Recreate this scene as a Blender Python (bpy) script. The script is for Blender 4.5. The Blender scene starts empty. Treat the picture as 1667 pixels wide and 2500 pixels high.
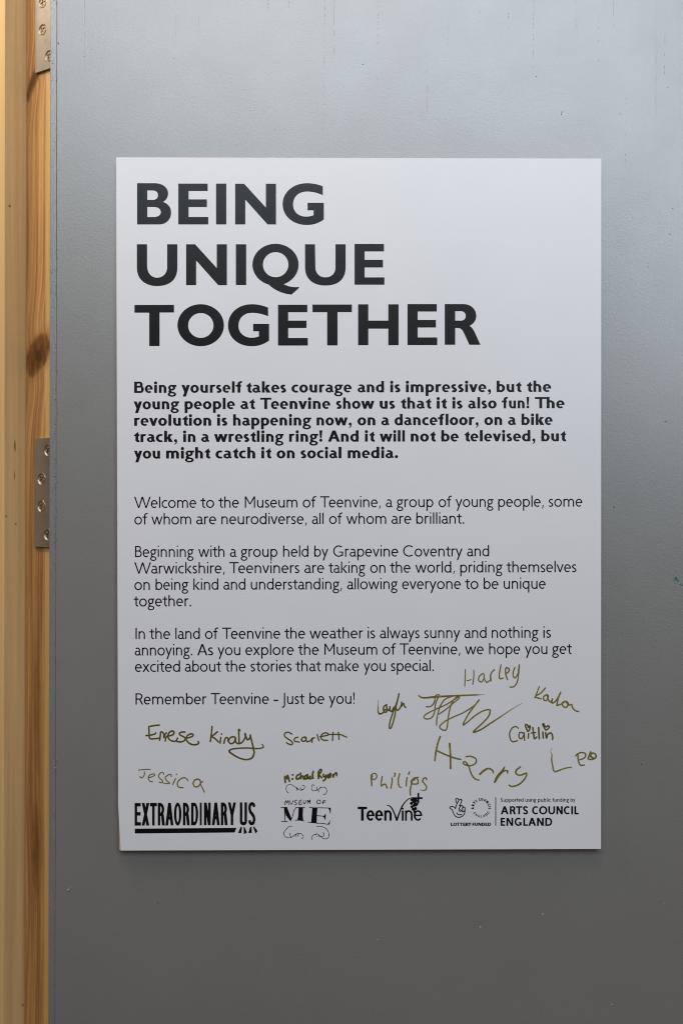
import bpy, bmesh, math, random
from mathutils import Vector, Matrix
from mathutils.geometry import tessellate_polygon

random.seed(7)
R = math.radians
SC = bpy.context.scene
COL = SC.collection

# ------------------------------------------------------------------ scale of the place
S = 0.420 / 1180.0            # metres per photo pixel on the face of the sign (an A2 board)
D = 0.865                     # camera distance from the face of the sign
HALF_W, HALF_H = 833.5, 1250.0

# ------------------------------------------------------------------ camera
cam = bpy.data.cameras.new("camera")
cam_o = bpy.data.objects.new("camera", cam)
COL.objects.link(cam_o)
cam_o.location = (0, -D, 0)
cam_o.rotation_euler = (R(90), 0, 0)
cam.sensor_fit = 'VERTICAL'
cam.sensor_height = 36.0
cam.sensor_width = 24.0
cam.lens = 36.0 * D / (2500 * S)
cam.clip_start = 0.01
cam.clip_end = 60
cam.dof.use_dof = True
cam.dof.focus_distance = D + 0.002
cam.dof.aperture_fstop = 2.5
SC.camera = cam_o
SC.cycles.filter_width = 1.05

# ------------------------------------------------------------------ light
world = bpy.data.worlds.new("World")
SC.world = world
world.use_nodes = True
bg = world.node_tree.nodes['Background']
wn = world.node_tree                      # a room: pale ceiling above, dim warm floor below
w_tc = wn.nodes.new('ShaderNodeTexCoord'); w_sep = wn.nodes.new('ShaderNodeSeparateXYZ')
wn.links.new(w_tc.outputs['Generated'], w_sep.inputs[0])
w_mr = wn.nodes.new('ShaderNodeMapRange'); w_mr.inputs[1].default_value = -0.35; w_mr.inputs[2].default_value = 0.7
wn.links.new(w_sep.outputs[2], w_mr.inputs[0])
w_cr = wn.nodes.new('ShaderNodeValToRGB'); wn.links.new(w_mr.outputs[0], w_cr.inputs[0])
w_cr.color_ramp.elements[0].color = (0.60, 0.37, 0.20, 1); w_cr.color_ramp.elements[1].color = (1.9, 1.6, 1.30, 1)
wn.links.new(w_cr.outputs[0], bg.inputs[0])
bg.inputs[1].default_value = 0.10

def area(name, loc, target, sx, sy, energy, color):
    l = bpy.data.lights.new(name, 'AREA')
    l.shape = 'RECTANGLE'; l.size = sx; l.size_y = sy
    l.energy = energy; l.color = color
    o = bpy.data.objects.new(name, l); COL.objects.link(o)
    o.location = loc
    o.rotation_euler = (Vector(target) - Vector(loc)).to_track_quat('-Z', 'Y').to_euler()
    return o
area("ceiling_lamp", (-0.12, -0.80, 1.75), (0, 0, 0.1), 0.9, 0.5, 10.4, (1.0, 0.82, 0.66))
area("timber_fill_light", (-0.66, -0.17, 0.84), (-0.28, 0.05, 0.15), 0.25, 0.25, 4.2, (1.0, 0.90, 0.78))  # added fill to brighten the pine's upper end, no known lamp
area("roof_window", (0.14, -2.2, 1.55), (0.0, 0, 0.1), 2.4, 1.05, 38, (0.77, 0.89, 1.0))
area("side_window", (1.35, -2.4, 0.80), (0.2, 0, 0), 0.8, 0.9, 11.0, (0.72, 0.87, 1.0))

vs = SC.view_settings
vs.view_transform = 'Standard'; vs.look = 'None'; vs.exposure = 0; vs.gamma = 1
vs.use_curve_mapping = False

# ------------------------------------------------------------------ node helpers
def mat(name):
    m = bpy.data.materials.new(name); m.use_nodes = True
    nt = m.node_tree
    b = nt.nodes['Principled BSDF']
    return m, nt, b
class NG:
    """small wrapper for building node graphs"""
    def __init__(s, nt): s.nt = nt
    def n(s, t, **k):
        nd = s.nt.nodes.new(t)
        for a, v in k.items(): setattr(nd, a, v)
        return nd
    def link(s, a, b): s.nt.links.new(a, b)
    def put(s, sock, v):
        if hasattr(v, 'is_output'): s.link(v, sock)
        else: sock.default_value = v
    def math(s, op, a, b=0.0, c=0.0):
        nd = s.n('ShaderNodeMath', operation=op)
        s.put(nd.inputs[0], a); s.put(nd.inputs[1], b)
        if len(nd.inputs) > 2: s.put(nd.inputs[2], c)
        return nd.outputs[0]
    def noise(s, vec, scale, detail=3, rough=0.5, dist=0.0):
        nd = s.n('ShaderNodeTexNoise'); s.link(vec, nd.inputs['Vector'])
        nd.inputs['Scale'].default_value = scale; nd.inputs['Detail'].default_value = detail
        nd.inputs['Roughness'].default_value = rough; nd.inputs['Distortion'].default_value = dist
        return nd.outputs['Fac']
    def scaled(s, vec, sc):
        nd = s.n('ShaderNodeVectorMath', operation='MULTIPLY'); s.link(vec, nd.inputs[0]); nd.inputs[1].default_value = sc
        return nd.outputs[0]
    def ramp(s, f, stops):
        nd = s.n('ShaderNodeValToRGB'); s.link(f, nd.inputs[0])
        e = nd.color_ramp.elements
        while len(e) < len(stops): e.new(0.5)
        for el, (p, c) in zip(e, stops):
            el.position = p; el.color = (*c, 1) if len(c) == 3 else c
        return nd.outputs[0]
    def mix(s, f, a, b, mode='MIX'):
        nd = s.n('ShaderNodeMix', data_type='RGBA', blend_type=mode)
        s.put(nd.inputs[0], f)
        for i, v in ((6, a), (7, b)):
            if hasattr(v, 'is_output'): s.link(v, nd.inputs[i])
            else: nd.inputs[i].default_value = (*v, 1)
        return nd.outputs[2]
    def step(s, x, a, b):
        nd = s.n('ShaderNodeMapRange', interpolation_type='SMOOTHSTEP'); s.put(nd.inputs[0], x)
        nd.inputs[1].default_value = a; nd.inputs[2].default_value = b
        nd.inputs[3].default_value = 0; nd.inputs[4].default_value = 1
        return nd.outputs[0]
    def bump(s, h, strength, dist, prev=None):
        nd = s.n('ShaderNodeBump'); s.link(h, nd.inputs['Height'])
        nd.inputs['Strength'].default_value = strength; nd.inputs['Distance'].default_value = dist
        if prev is not None: s.link(prev, nd.inputs['Normal'])
        return nd.outputs[0]
    def obj(s): return s.n('ShaderNodeTexCoord').outputs['Object']
    def uv(s): return s.n('ShaderNodeTexCoord').outputs['UV']

def simple(name, col, rough, metal=0.0, spec=0.5):
    m, nt, b = mat(name)
    b.inputs['Base Color'].default_value = (*col, 1)
    b.inputs['Roughness'].default_value = rough
    b.inputs['Metallic'].default_value = metal
    b.inputs['Specular IOR Level'].default_value = spec
    return m

# ---- grey satin paint put on with a roller
def paint(name, streaks=True, rough_edge=False):
    m, nt, b = mat(name); g = NG(nt)
    o = g.obj()
    cloud = g.noise(o, 5.0, 4, 0.55)
    fine = g.noise(o, 900.0, 2, 0.6)
    col = g.ramp(cloud, [(0.3, (0.180, 0.177, 0.171)), (0.7, (0.201, 0.198, 0.191))])
    col = g.mix(0.10, col, g.ramp(fine, [(0.3, (0.14, 0.14, 0.145)), (0.7, (0.30, 0.305, 0.31))]))
    # orange peel of the roller
    peel = g.noise(g.scaled(o, (1.0, 1.0, 1.2)), 760.0, 1.5, 0.5, 0.5)
    peel2 = g.noise(g.scaled(o, (1.0, 1.0, 1.5)), 330.0, 2.0, 0.5, 0.4)
    h = g.math('ADD', g.math('MULTIPLY', peel, 0.7), g.math('MULTIPLY', peel2, 0.35))
    nrm = g.bump(h, 0.42, 0.00026)
    if streaks:
        sep = g.n('ShaderNodeSeparateXYZ'); g.link(o, sep.inputs[0])
        st = g.noise(g.scaled(o, (260.0, 1.0, 1.6)), 1.0, 2.0, 0.6)
        brk = g.noise(g.scaled(o, (40.0, 1.0, 60.0)), 1.0, 3.0, 0.7)
        line = g.math('MULTIPLY', g.step(st, 0.69, 0.73), g.step(brk, 0.42, 0.56))
        line = g.math('MULTIPLY', line, g.step(sep.outputs[2], 0.30, 0.50))
        col = g.mix(g.math('MULTIPLY', line, 0.34), col, (0.10, 0.105, 0.11))
        nrm = g.bump(g.math('SUBTRACT', 1.0, line), 0.5, 0.0002, nrm)
    if rough_edge:
        v = g.noise(g.scaled(o, (900.0, 1.0, 120.0)), 1.0, 4.0, 0.7)
        col = g.mix(g.math('MULTIPLY', g.step(v, 0.56, 0.72), 0.65), col, (0.075, 0.085, 0.105))
        w = g.noise(g.scaled(o, (700.0, 1.0, 330.0)), 1.0, 3.0, 0.7)
        col = g.mix(g.math('MULTIPLY', g.step(w, 0.68, 0.74), 0.6), col, (0.42, 0.42, 0.42))
        nrm = g.bump(v, 0.6, 0.0006, nrm)
    g.link(col, b.inputs['Base Color']); g.link(nrm, b.inputs['Normal'])
    rr = g.ramp(g.noise(o, 30.0, 3, 0.5), [(0.3, (0.36,)*3), (0.7, (0.42,)*3)])
    g.link(rr, b.inputs['Roughness'])
    b.inputs['Specular IOR Level'].default_value = 0.95
    b.inputs['Coat Weight'].default_value = 1.0
    b.inputs['Coat Roughness'].default_value = 0.33
    b.inputs['Coat IOR'].default_value = 1.8
    g.link(nrm, b.inputs['Coat Normal'])
    return m
M_paint = paint("grey_satin_paint")
M_lip = paint("grey_paint_on_lipping", False, True)

# ---- pine, grain running along v of the uv map (metres); knots as (u, v, half width, half height, slope, darkness)
def pine(name, pale, amber, knots=(), grain=1.0, pale_strip=None, seed=0.0, nicks=()):
    m, nt, b = mat(name); g = NG(nt)
    sep = g.n('ShaderNodeSeparateXYZ'); g.link(g.uv(), sep.inputs[0])
    u, v = sep.outputs[0], sep.outputs[1]
    uu = u
    masks = []
    wob = g.n('ShaderNodeCombineXYZ')
    g.link(g.math('MULTIPLY', u, 160.0), wob.inputs[0]); g.link(g.math('MULTIPLY', v, 60.0), wob.inputs[1])
    wobf = g.noise(wob.outputs[0], 1.0, 3, 0.6)
    for (ku, kv, a, c, sl, dk) in knots:
        du = g.math('SUBTRACT', u, ku)
        dv = g.math('SUBTRACT', g.math('SUBTRACT', v, kv), g.math('MULTIPLY', du, sl))
        x = g.math('DIVIDE', du, a); y = g.math('DIVIDE', dv, c)
        r2 = g.math('ADD', g.math('MULTIPLY', x, x), g.math('MULTIPLY', y, y))
        r2 = g.math('ADD', r2, g.math('MULTIPLY', g.math('SUBTRACT', wobf, 0.5), 0.9))
        masks.append((r2, dk))
        infl = g.math('POWER', 2.718, g.math('MULTIPLY', r2, -0.22))
        uu = g.math('ADD', uu, g.math('MULTIPLY', g.math('MULTIPLY', infl, y), a * 0.35))
    cv = g.n('ShaderNodeCombineXYZ')
    g.link(g.math('MULTIPLY', uu, 420.0), cv.inputs[0]); g.link(g.math('MULTIPLY', v, 5.0), cv.inputs[1]); cv.inputs[2].default_value = seed
    rings = g.noise(cv.outputs[0], 1.0, 3.0, 0.6, 0.25)
    cv2 = g.n('ShaderNodeCombineXYZ')
    g.link(g.math('MULTIPLY', uu, 90.0), cv2.inputs[0]); g.link(g.math('MULTIPLY', v, 2.2), cv2.inputs[1]); cv2.inputs[2].default_value = seed + 4
    broad = g.noise(cv2.outputs[0], 1.0, 2.0, 0.5)
    cv3 = g.n('ShaderNodeCombineXYZ')
    g.link(g.math('MULTIPLY', uu, 2500.0), cv3.inputs[0]); g.link(g.math('MULTIPLY', v, 90.0), cv3.inputs[1]); cv3.inputs[2].default_value = seed
    fibre = g.noise(cv3.outputs[0], 1.0, 2.0, 0.6)
    f = g.math('ADD', g.math('MULTIPLY', rings, 0.6 * grain), g.math('MULTIPLY', broad, 0.5))
    f = g.math('ADD', f, 0.25 * (1 - grain))
    col = g.ramp(f, [(0.40, pale), (0.66, amber)])
    col = g.mix(0.08 * grain + 0.05, col, g.ramp(fibre, [(0.3, (0.30, 0.19, 0.09)), (0.7, (0.8, 0.65, 0.45))]))
    if pale_strip is not None:
        lim, scol = pale_strip
        col = g.mix(g.math('MULTIPLY', g.step(u, lim - 0.0006, lim + 0.0009), 0.72), col, scol)  # paler tone from lim onwards across the board
    for r2, dk in masks:
        halo = g.math('SUBTRACT', 1.0, g.step(r2, 0.6, 2.4))
        core = g.math('SUBTRACT', 1.0, g.step(r2, 0.45, 1.10))
        heart = g.math('SUBTRACT', 1.0, g.step(r2, -0.1, 0.50))
        col = g.mix(g.math('MULTIPLY', halo, 0.45 * dk), col, (0.33, 0.15, 0.045))
        col = g.mix(g.math('MULTIPLY', core, 0.92 * dk), col, g.ramp(wobf, [(0.35, (0.13, 0.045, 0.010)), (0.65, (0.25, 0.095, 0.026))]))
        col = g.mix(g.math('MULTIPLY', heart, 0.9 * dk), col, (0.075, 0.026, 0.008))
    for (ku, kv, a, c) in nicks:
        x = g.math('DIVIDE', g.math('SUBTRACT', u, ku), a); y = g.math('DIVIDE', g.math('SUBTRACT', v, kv), c)
        r2 = g.math('ADD', g.math('MULTIPLY', x, x), g.math('MULTIPLY', y, y))
        r2 = g.math('ADD', r2, g.math('MULTIPLY', g.math('SUBTRACT', fibre, 0.5), 4.5))
        k = g.math('SUBTRACT', 1.0, g.step(r2, 0.2, 1.0))
        col = g.mix(g.math('MULTIPLY', k, 0.85), col, (0.05, 0.035, 0.02))
    g.link(col, b.inputs['Base Color'])
    b.inputs['Roughness'].default_value = 0.48
    b.inputs['Specular IOR Level'].default_value = 0.35
    g.link(g.bump(g.math('ADD', rings, g.math('MULTIPLY', fibre, 0.5)), 0.25, 0.0004), b.inputs['Normal'])
    return m

# ---- sign materials
def board_mat():
    m, nt, b = mat("white_printed_board"); g = NG(nt); o = g.obj()
    c = g.ramp(g.noise(o, 9.0, 4, 0.6), [(0.3, (0.745, 0.742, 0.785)), (0.7, (0.775, 0.772, 0.812))])
    g.link(c, b.inputs['Base Color'])
    b.inputs['Roughness'].default_value = 0.42
    b.inputs['Specular IOR Level'].default_value = 0.9
    b.inputs['Coat Weight'].default_value = 0.5
    b.inputs['Coat Roughness'].default_value = 0.42
    h = g.noise(g.scaled(o, (250.0, 1.0, 900.0)), 1.0, 2, 0.5)
    g.link(g.bump(h, 0.12, 0.0002), b.inputs['Normal'])
    return m
def ink_mat():
    m, nt, b = mat("black_printing_ink"); g = NG(nt); o = g.obj()
    f = g.noise(g.scaled(o, (500.0, 1.0, 900.0)), 1.0, 3, 0.6)
    g.link(g.ramp(f, [(0.3, (0.0025, 0.0025, 0.0027)), (0.7, (0.0045, 0.0045, 0.005))]), b.inputs['Base Color'])
    b.inputs['Roughness'].default_value = 0.31
    b.inputs['Specular IOR Level'].default_value = 0.34
    g.link(g.bump(f, 0.25, 0.0002), b.inputs['Normal'])
    return m
def gold_mat(name, c0, c1):
    m, nt, b = mat(name); g = NG(nt); o = g.obj()
    f = g.noise(g.scaled(o, (1.0, 1.0, 1.0)), 260.0, 3, 0.6)
    g.link(g.ramp(f, [(0.3, c0), (0.72, c1)]), b.inputs['Base Color'])
    b.inputs['Metallic'].default_value = 0.25
    b.inputs['Roughness'].default_value = 0.5
    return m
M_board = board_mat()
M_foam = simple("warm_tinted_foam_core", (0.50, 0.34, 0.21), 0.8)  # tan stands in for warm light on the sign's lower-left edge
M_tape = simple("foam_pad", (0.5, 0.5, 0.5), 0.8)
M_ink = ink_mat()
M_gold = gold_mat("gold_marker_ink", (0.148, 0.115, 0.006), (0.295, 0.232, 0.025))
M_gold_dark = gold_mat("dense_gold_marker_ink", (0.085, 0.068, 0.003), (0.155, 0.125, 0.006))
M_gold_thin = gold_mat("thin_gold_marker_ink", (0.30, 0.25, 0.07), (0.40, 0.34, 0.12))

def steel():
    m, nt, b = mat("brushed_satin_nickel"); g = NG(nt); o = g.obj()
    f = g.noise(g.scaled(o, (220.0, 220.0, 900.0)), 1.0, 3, 0.6)
    sm = g.noise(o, 70.0, 3, 0.6)
    c = g.mix(0.35, g.ramp(f, [(0.3, (0.36, 0.31, 0.255)), (0.7, (0.43, 0.38, 0.32))]), g.ramp(sm, [(0.3, (0.30, 0.245, 0.19)), (0.7, (0.47, 0.41, 0.345))]))
    g.link(c, b.inputs['Base Color'])
    b.inputs['Metallic'].default_value = 0.75
    b.inputs['Roughness'].default_value = 0.42
    g.link(g.bump(f, 0.15, 0.0001), b.inputs['Normal'])
    return m
M_steel = steel()
M_screw = simple("brass_plated_screw", (0.44, 0.33, 0.18), 0.42, 0.6)
M_slot = simple("dark_slot", (0.02, 0.017, 0.012), 0.7)
M_bright = simple("polished_countersink", (0.50, 0.43, 0.35), 0.34, 1.0)

# ------------------------------------------------------------------ object helpers
def link_mesh(name, verts, faces, m, parent=None, uvs=None):
    me = bpy.data.meshes.new(name)
    me.from_pydata([tuple(v) for v in verts], [], faces)
    me.update()
    if uvs:
        ul = me.uv_layers.new(name="UVMap")
        for p in me.polygons:
            for k, li in enumerate(p.loop_indices):
                ul.data[li].uv = uvs[p.index][k]
    me.materials.append(m)
    o = bpy.data.objects.new(name, me); COL.objects.link(o)
    if parent is not None: o.parent = parent
    return o
def empty(name, loc, label, cat):
    o = bpy.data.objects.new(name, None); COL.objects.link(o)
    o.empty_display_size = 0.05
    o.location = loc; o['label'] = label; o['category'] = cat; o['kind'] = 'thing'
    return o
def box_bm(bm, x0, x1, y0, y1, z0, z1):
    vs_ = [bm.verts.new(p) for p in ((x0,y0,z0),(x1,y0,z0),(x1,y1,z0),(x0,y1,z0),(x0,y0,z1),(x1,y0,z1),(x1,y1,z1),(x0,y1,z1))]
    for f in ((0,3,2,1),(4,5,6,7),(0,1,5,4),(1,2,6,5),(2,3,7,6),(3,0,4,7)):
        bm.faces.new([vs_[i] for i in f])
def bm_obj(name, bm, m, parent=None):
    me = bpy.data.meshes.new(name); bm.normal_update(); bm.to_mesh(me); bm.free()
    me.materials.append(m)
    o = bpy.data.objects.new(name, me); COL.objects.link(o)
    if parent is not None: o.parent = parent
    return o

def PX(px, Y=0.0):        # where the sight line through photo column px meets depth Y (used for measuring the joinery)
    return (px - HALF_W) * S * (D + Y) / D
def PZ(py, Y=0.0):
    return (HALF_H - py) * S * (D + Y) / D

# ================================================================== THE DOOR
DOOR_Y = 0.0076                # front face of the door behind the sign's face
DOOR_T = 0.044
Z_TOP, Z_BOT = 1.05, -1.00
door = empty("door", (0, DOOR_Y + DOOR_T / 2, Z_BOT), "grey painted flush door standing open beside the pine frame", "door")
def wl(o, x, y, z):           # world -> local of an unrotated root
    return Vector((x, y, z)) - Vector(o.location)

tilt = 5.0 / 2500.0           # door and frame lean by this much (x per z), seen in the photo
XE = PX(121.0, DOOR_Y)        # hinge edge of the door at mid height
XS = PX(137.3, DOOR_Y)        # seam between lipping and facing
def slab(name, xa, xb, m, y0, y1, bev):
    bm = bmesh.new()
    box_bm(bm, xa, xb, y0, y1, Z_BOT, Z_TOP)
    bmesh.ops.bevel(bm, geom=[e for e in bm.edges if abs((e.verts[0].co - e.verts[1].co).z) > 0.5], offset=bev, segments=3, affect='EDGES', profile=0.6)
    L = Vector(door.location)
    for v in bm.verts:
        v.co.x += tilt * v.co.z
        v.co -= L
    return bm_obj(name, bm, m, door)
slab("door_facing", XS + 0.00009, XE + 0.838, M_paint, DOOR_Y, DOOR_Y + DOOR_T, 0.0004)
slab("edge_lipping", XE, XS - 0.00009, M_lip, DOOR_Y + 0.0002, DOOR_Y + DOOR_T - 0.0002, 0.0007)
# filler at the bottom of the seam
bm = bmesh.new(); box_bm(bm, XS - 0.0010, XS + 0.0010, DOOR_Y + 0.0014, DOOR_Y + 0.03, Z_BOT, Z_TOP)
for v in bm.verts:
    v.co.x += tilt * v.co.z; v.co -= Vector(door.location)
bm_obj("seam", bm, simple("dark_paint_in_seam", (0.10, 0.105, 0.115), 0.7), door)

# marks on the paint: small irregular flakes lying on the door
M_spot_dark = simple("dark_grit", (0.02, 0.02, 0.022), 0.6)
M_spot_light = simple("pale_paint_drip", (0.36, 0.35, 0.33), 0.5)
M_spot_green = simple("green_paint", (0.002, 0.15, 0.11), 0.45)
M_spot_tan = simple("beige_smear", (0.26, 0.225, 0.17), 0.6)
M_lump = M_paint
def blob(bm, px, py, rx, ry, ang=0.0, h=0.00025, n=11, rough=0.35):
    cx, cz = PX(px, DOOR_Y), PZ(py, DOOR_Y)
    ca, sa = math.cos(ang), math.sin(ang)
    k = S * (D + DOOR_Y) / D
    ring, ring2 = [], []
    for i in range(n):
        a = 2 * math.pi * i / n
        q = 1 + random.uniform(-rough, rough)
        x, z = rx * q * math.cos(a), ry * q * math.sin(a)
        x, z = (x * ca - z * sa) * k, (x * sa + z * ca) * k
        ring.append(bm.verts.new((cx + x, DOOR_Y + 0.00003, cz + z)))
        ring2.append(bm.verts.new((cx + x * .6, DOOR_Y - h, cz + z * .6)))
    bm.faces.new(ring2)
    for i in range(n):
        j = (i + 1) % n
        bm.faces.new([ring[i], ring[j], ring2[j], ring2[i]])
def mark(name, m, blobs, label=None):
    bm = bmesh.new()
    for bb in blobs: blob(bm, *bb)
    for v in bm.verts: v.co -= Vector(door.location)
    o = bm_obj(name, bm, m, door)
    if label: o['label'] = label
    return o
mark("green_paint_splash", M_spot_green, [(1648, 1411, 5.2, 3.6, .4), (1652, 1416, 4.6, 2.4, -.7), (1645, 1417, 1.6, 2.6, .2), (1647, 1424, .9, 1.6), (1660, 1427, 2.4, 1.5, .5), (1665, 1428, 1.8, 2.4), (1643, 1402, 1.1, .8), (1647, 1394, 1.9, 1.0), (1653, 1421, 1.2, .8), (1642, 1423, .9, .7), (1645, 1433, .8, 1.2)], "dark green paint splash near the right edge")
for bl in ([(886, 157, 2.7, 1.2, .3)], [(1308, 187, 1.4, 1.4)], [(1369, 279, 1.5, 1.6), (1371, 274, .8, 3.6, -.3)], [(1514, 278, 1.3, 1.0, .4)],
           [(1634, 571, 2.1, 1.3, -.1)], [(1641, 509, 1.3, .9)], [(1544, 532, 1.1, 1.0)], [(1581, 651, 1.6, .8, -.6)], [(1542, 1015, 1.4, .7)],
           [(224, 120, 1.1, .9)], [(425, 143, 1.1, .8)], [(206, 138, 1.6, 1.0, .8)], [(143, 105, 1.0, 3.2, .6)], [(386, 2204, 2.2, .9, .6)], [(1518, 1545, 1.0, .9)], [(1565, 1866, 1.2, 1.1)], [(1629, 214, 1.2, .9)]):
    mark("grit_speck", M_spot_dark, bl)
mark("paint_lump", M_lump, [(1624.5, 1027, 4.4, 1.8, .45, .0009)])
mark("paint_lump", M_lump, [(1498, 1236.5, 3.0, 2.6, 0, .0009)])
mark("paint_drip", M_spot_light, [(167, 2173, 1.6, 3.0, -.7, .0005), (171.5, 2169, 1.0, 4.4, -.8, .0005)])
mark("paint_drip", M_spot_light, [(1172, 2263.5, 2.6, 3.0, .4, .0004)])
mark("paint_drip", M_spot_light, [(1324, 2232, 3.2, 2.2, .2, .0002)])
mark("paint_drip", M_spot_light, [(922, 2294, 1.3, 1.2)])
mark("paint_drip", M_spot_light, [(1621, 2206, .9, 1.8)])
mark("paint_drip", M_spot_light, [(1493, 2452, 2.6, 1.1, .4)])
mark("beige_smear", M_spot_tan, [(390, 2439, 9, 1.2, .18, .00005)])
M_drag = simple("dark_drag_line", (0.115, 0.118, 0.122), 0.5)
def drag(px, y0, y1, dens):
    bm = bmesh.new(); y = y0
    while y < y1:
        seg = random.uniform(3, 12)
        if random.random() < dens * (1.15 - 0.9 * (y - y0) / (y1 - y0)):
            blob(bm, px - 0.012 * (y - y0) + random.uniform(-.25, .25), y + seg / 2, random.uniform(.35, .6), seg / 2, 0, .00004, 6, .2)
        y += seg
    for v in bm.verts: v.co -= Vector(door.location)
    bm_obj("drag_line", bm, M_drag, door)
for dl_ in ((793, 0, 330, .6), (816, 0, 145, .95), (923, 0, 215, .6), (1302, 0, 172, .95), (1095, 40, 130, .6), (1461, 30, 150, .7), (1497, 0, 66, .9), (1622, 70, 180, .5), (485, 40, 115, .7), (1405, 0, 80, .5), (1240, 30, 95, .4), (705, 0, 25, .8), (533, 30, 80, .4), (1170, 0, 60, .4), (655, 0, 40, .4), (1528, 215, 390, .35), (672, 240, 360, .3)):
    drag(*dl_)
# dried ridge of paint along the seam
bm = bmesh.new()
y = 0
while y < 2500:
    dens = 0.75 if 800 < y < 1420 else 0.28
    if random.random() < dens:
        blob(bm, 137.3 + tilt * (1250 - y) + random.uniform(-2.2, 3.5), y, random.uniform(.5, 1.5), random.uniform(.8, 3.2), random.uniform(-.4, .4), random.uniform(.0002, .0006), 7)
    if random.random() < 0.25:
        blob(bm, random.uniform(124, 134) + tilt * (1250 - y), y, random.uniform(.5, 1.0), random.uniform(.8, 2.0), random.uniform(-.6, .6), random.uniform(.0002, .0004), 7)
    y += 7
for v in bm.verts: v.co -= Vector(door.location)
bm_obj("paint_ridge", bm, M_lip, door)

# ================================================================== THE PINE FRAME (door stands open about 120 degrees)
TH = R(32.0)
dv = Vector((math.cos(TH), -math.sin(TH)))       # along the rebate, towards the hinge
nv = Vector((-math.sin(TH), -math.cos(TH)))      # out of the rebate, into the opening
ARRIS = Vector((PX(111.0, 0.060), 0.060))      # where the paler strip of the jamb begins
def hit(p0, direction, px):                      # distance along a line to the sight line through column px
    m = (px - HALF_W) * S / D
    return (m * (D + p0.y) - p0.x) / (direction.x - m * direction.y)
t_step = hit(ARRIS, -dv, 62.5)
t_leaf = hit(ARRIS, -dv, 88.5)
INNER = ARRIS - dv * t_step
stop_h = hit(INNER, nv, 10.5)
OUTER = INNER + nv * stop_h
FAR = OUTER - dv * 0.045
BACK = ARRIS + Vector((-nv.x, -nv.y)) * 0.10
frame = empty("timber_doorway", (ARRIS.x, ARRIS.y, Z_BOT), "unpainted knotty pine doorway timber left of the grey door", "door frame")
def fl(x, y, z):
    return (x + tilt * 1.15 * z - frame.location.x, y - frame.location.y, z - frame.location.z)
def extrude_profile(name, pts, m, ulist, round_r=0.0):
    """vertical board with the plan outline pts (closed), uv u from ulist per corner, v = height"""
    n = len(pts); verts, faces, uvs = [], [], []
    for z in (Z_BOT, Z_TOP):
        for p in pts: verts.append(fl(p[0], p[1], z))
    for i in range(n):
        j = (i + 1) % n
        faces.append((i, j, n + j, n + i))
        u0, u1 = ulist[i]
        uvs.append(((u0, Z_BOT), (u1, Z_BOT), (u1, Z_TOP), (u0, Z_TOP)))
    faces.append(tuple(range(n))[::-1]); uvs.append([(0, 0)] * n)
    faces.append(tuple(range(n, 2 * n))); uvs.append([(0, 0)] * n)
    o = link_mesh(name, verts, faces, m, frame, uvs)
    bmm = bmesh.new(); bmm.from_mesh(o.data)
    if round_r:
        es = [e for e in bmm.edges if abs((e.verts[0].co - e.verts[1].co).z) > 0.5]
        bmesh.ops.bevel(bmm, geom=es, offset=round_r, segments=3, affect='EDGES', profile=0.6)
    bmesh.ops.recalc_face_normals(bmm, faces=bmm.faces)
    bmm.to_mesh(o.data); bmm.free()
    return o
zk = lambda py, Y=.07: PZ(py, Y)
# jamb: u = 0 at the inner corner, growing to the arris and round it
M_jamb = pine("pine_jamb", (0.68, 0.355, 0.105), (0.27, 0.092, 0.008),
              knots=[(t_step * .60, zk(868), .0200, .0190, .50, 1.0), (t_step * .30, zk(205), .0160, .0100, 1.35, .85), (t_step * .62, zk(2062), .008, .05, .1, .42), (t_step*.6, zk(1700), .006, .08, 0, .22)],
              grain=1.25, pale_strip=(t_step - 0.0002, (0.74, 0.47, 0.185)), seed=2.0)
p_in_deep = INNER - nv * 0.030
EDGE = ARRIS + dv * 0.0062                       # arris of the jamb, just hidden by the door
p_arr_deep = EDGE - nv * 0.075
extrude_profile("jamb", [INNER + dv * 0.0002, EDGE, p_arr_deep, p_arr_deep - dv * (t_step + .006)], M_jamb,
                [(0, t_step + .0062), (t_step + .0062, t_step + .081), (0, .02), (0, .02)], 0.0009)
# stop: its edge faces the door, its face looks into the opening
M_stop = pine("pine_stop", (0.75, 0.50, 0.235), (0.52, 0.32, 0.13), grain=0.45, seed=7.0,
              pale_strip=(stop_h + .0002, (0.74, 0.47, 0.19)),
              nicks=[(.012, zk(1090), .0010, .006), (.0125, zk(1163), .0008, .005), (.0218, zk(1260), .0014, .0016), (.011, zk(1280), .0012, .0012), (.0012, zk(2458), .0012, .0016), (.0185, zk(512), .0016, .0012)])
s_back = OUTER - dv * 0.05
i_back = INNER - dv * 0.05 - nv * 0.03
extrude_profile("door_stop", [OUTER - dv * 0.05, OUTER, INNER - dv * 0.0003, INNER - dv * 0.0003 - nv * 0.03, i_back], M_stop,
                [(stop_h + .05, stop_h), (stop_h, 0), (0, -.03), (0, .02), (0, .02)], 0.0008)

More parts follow.
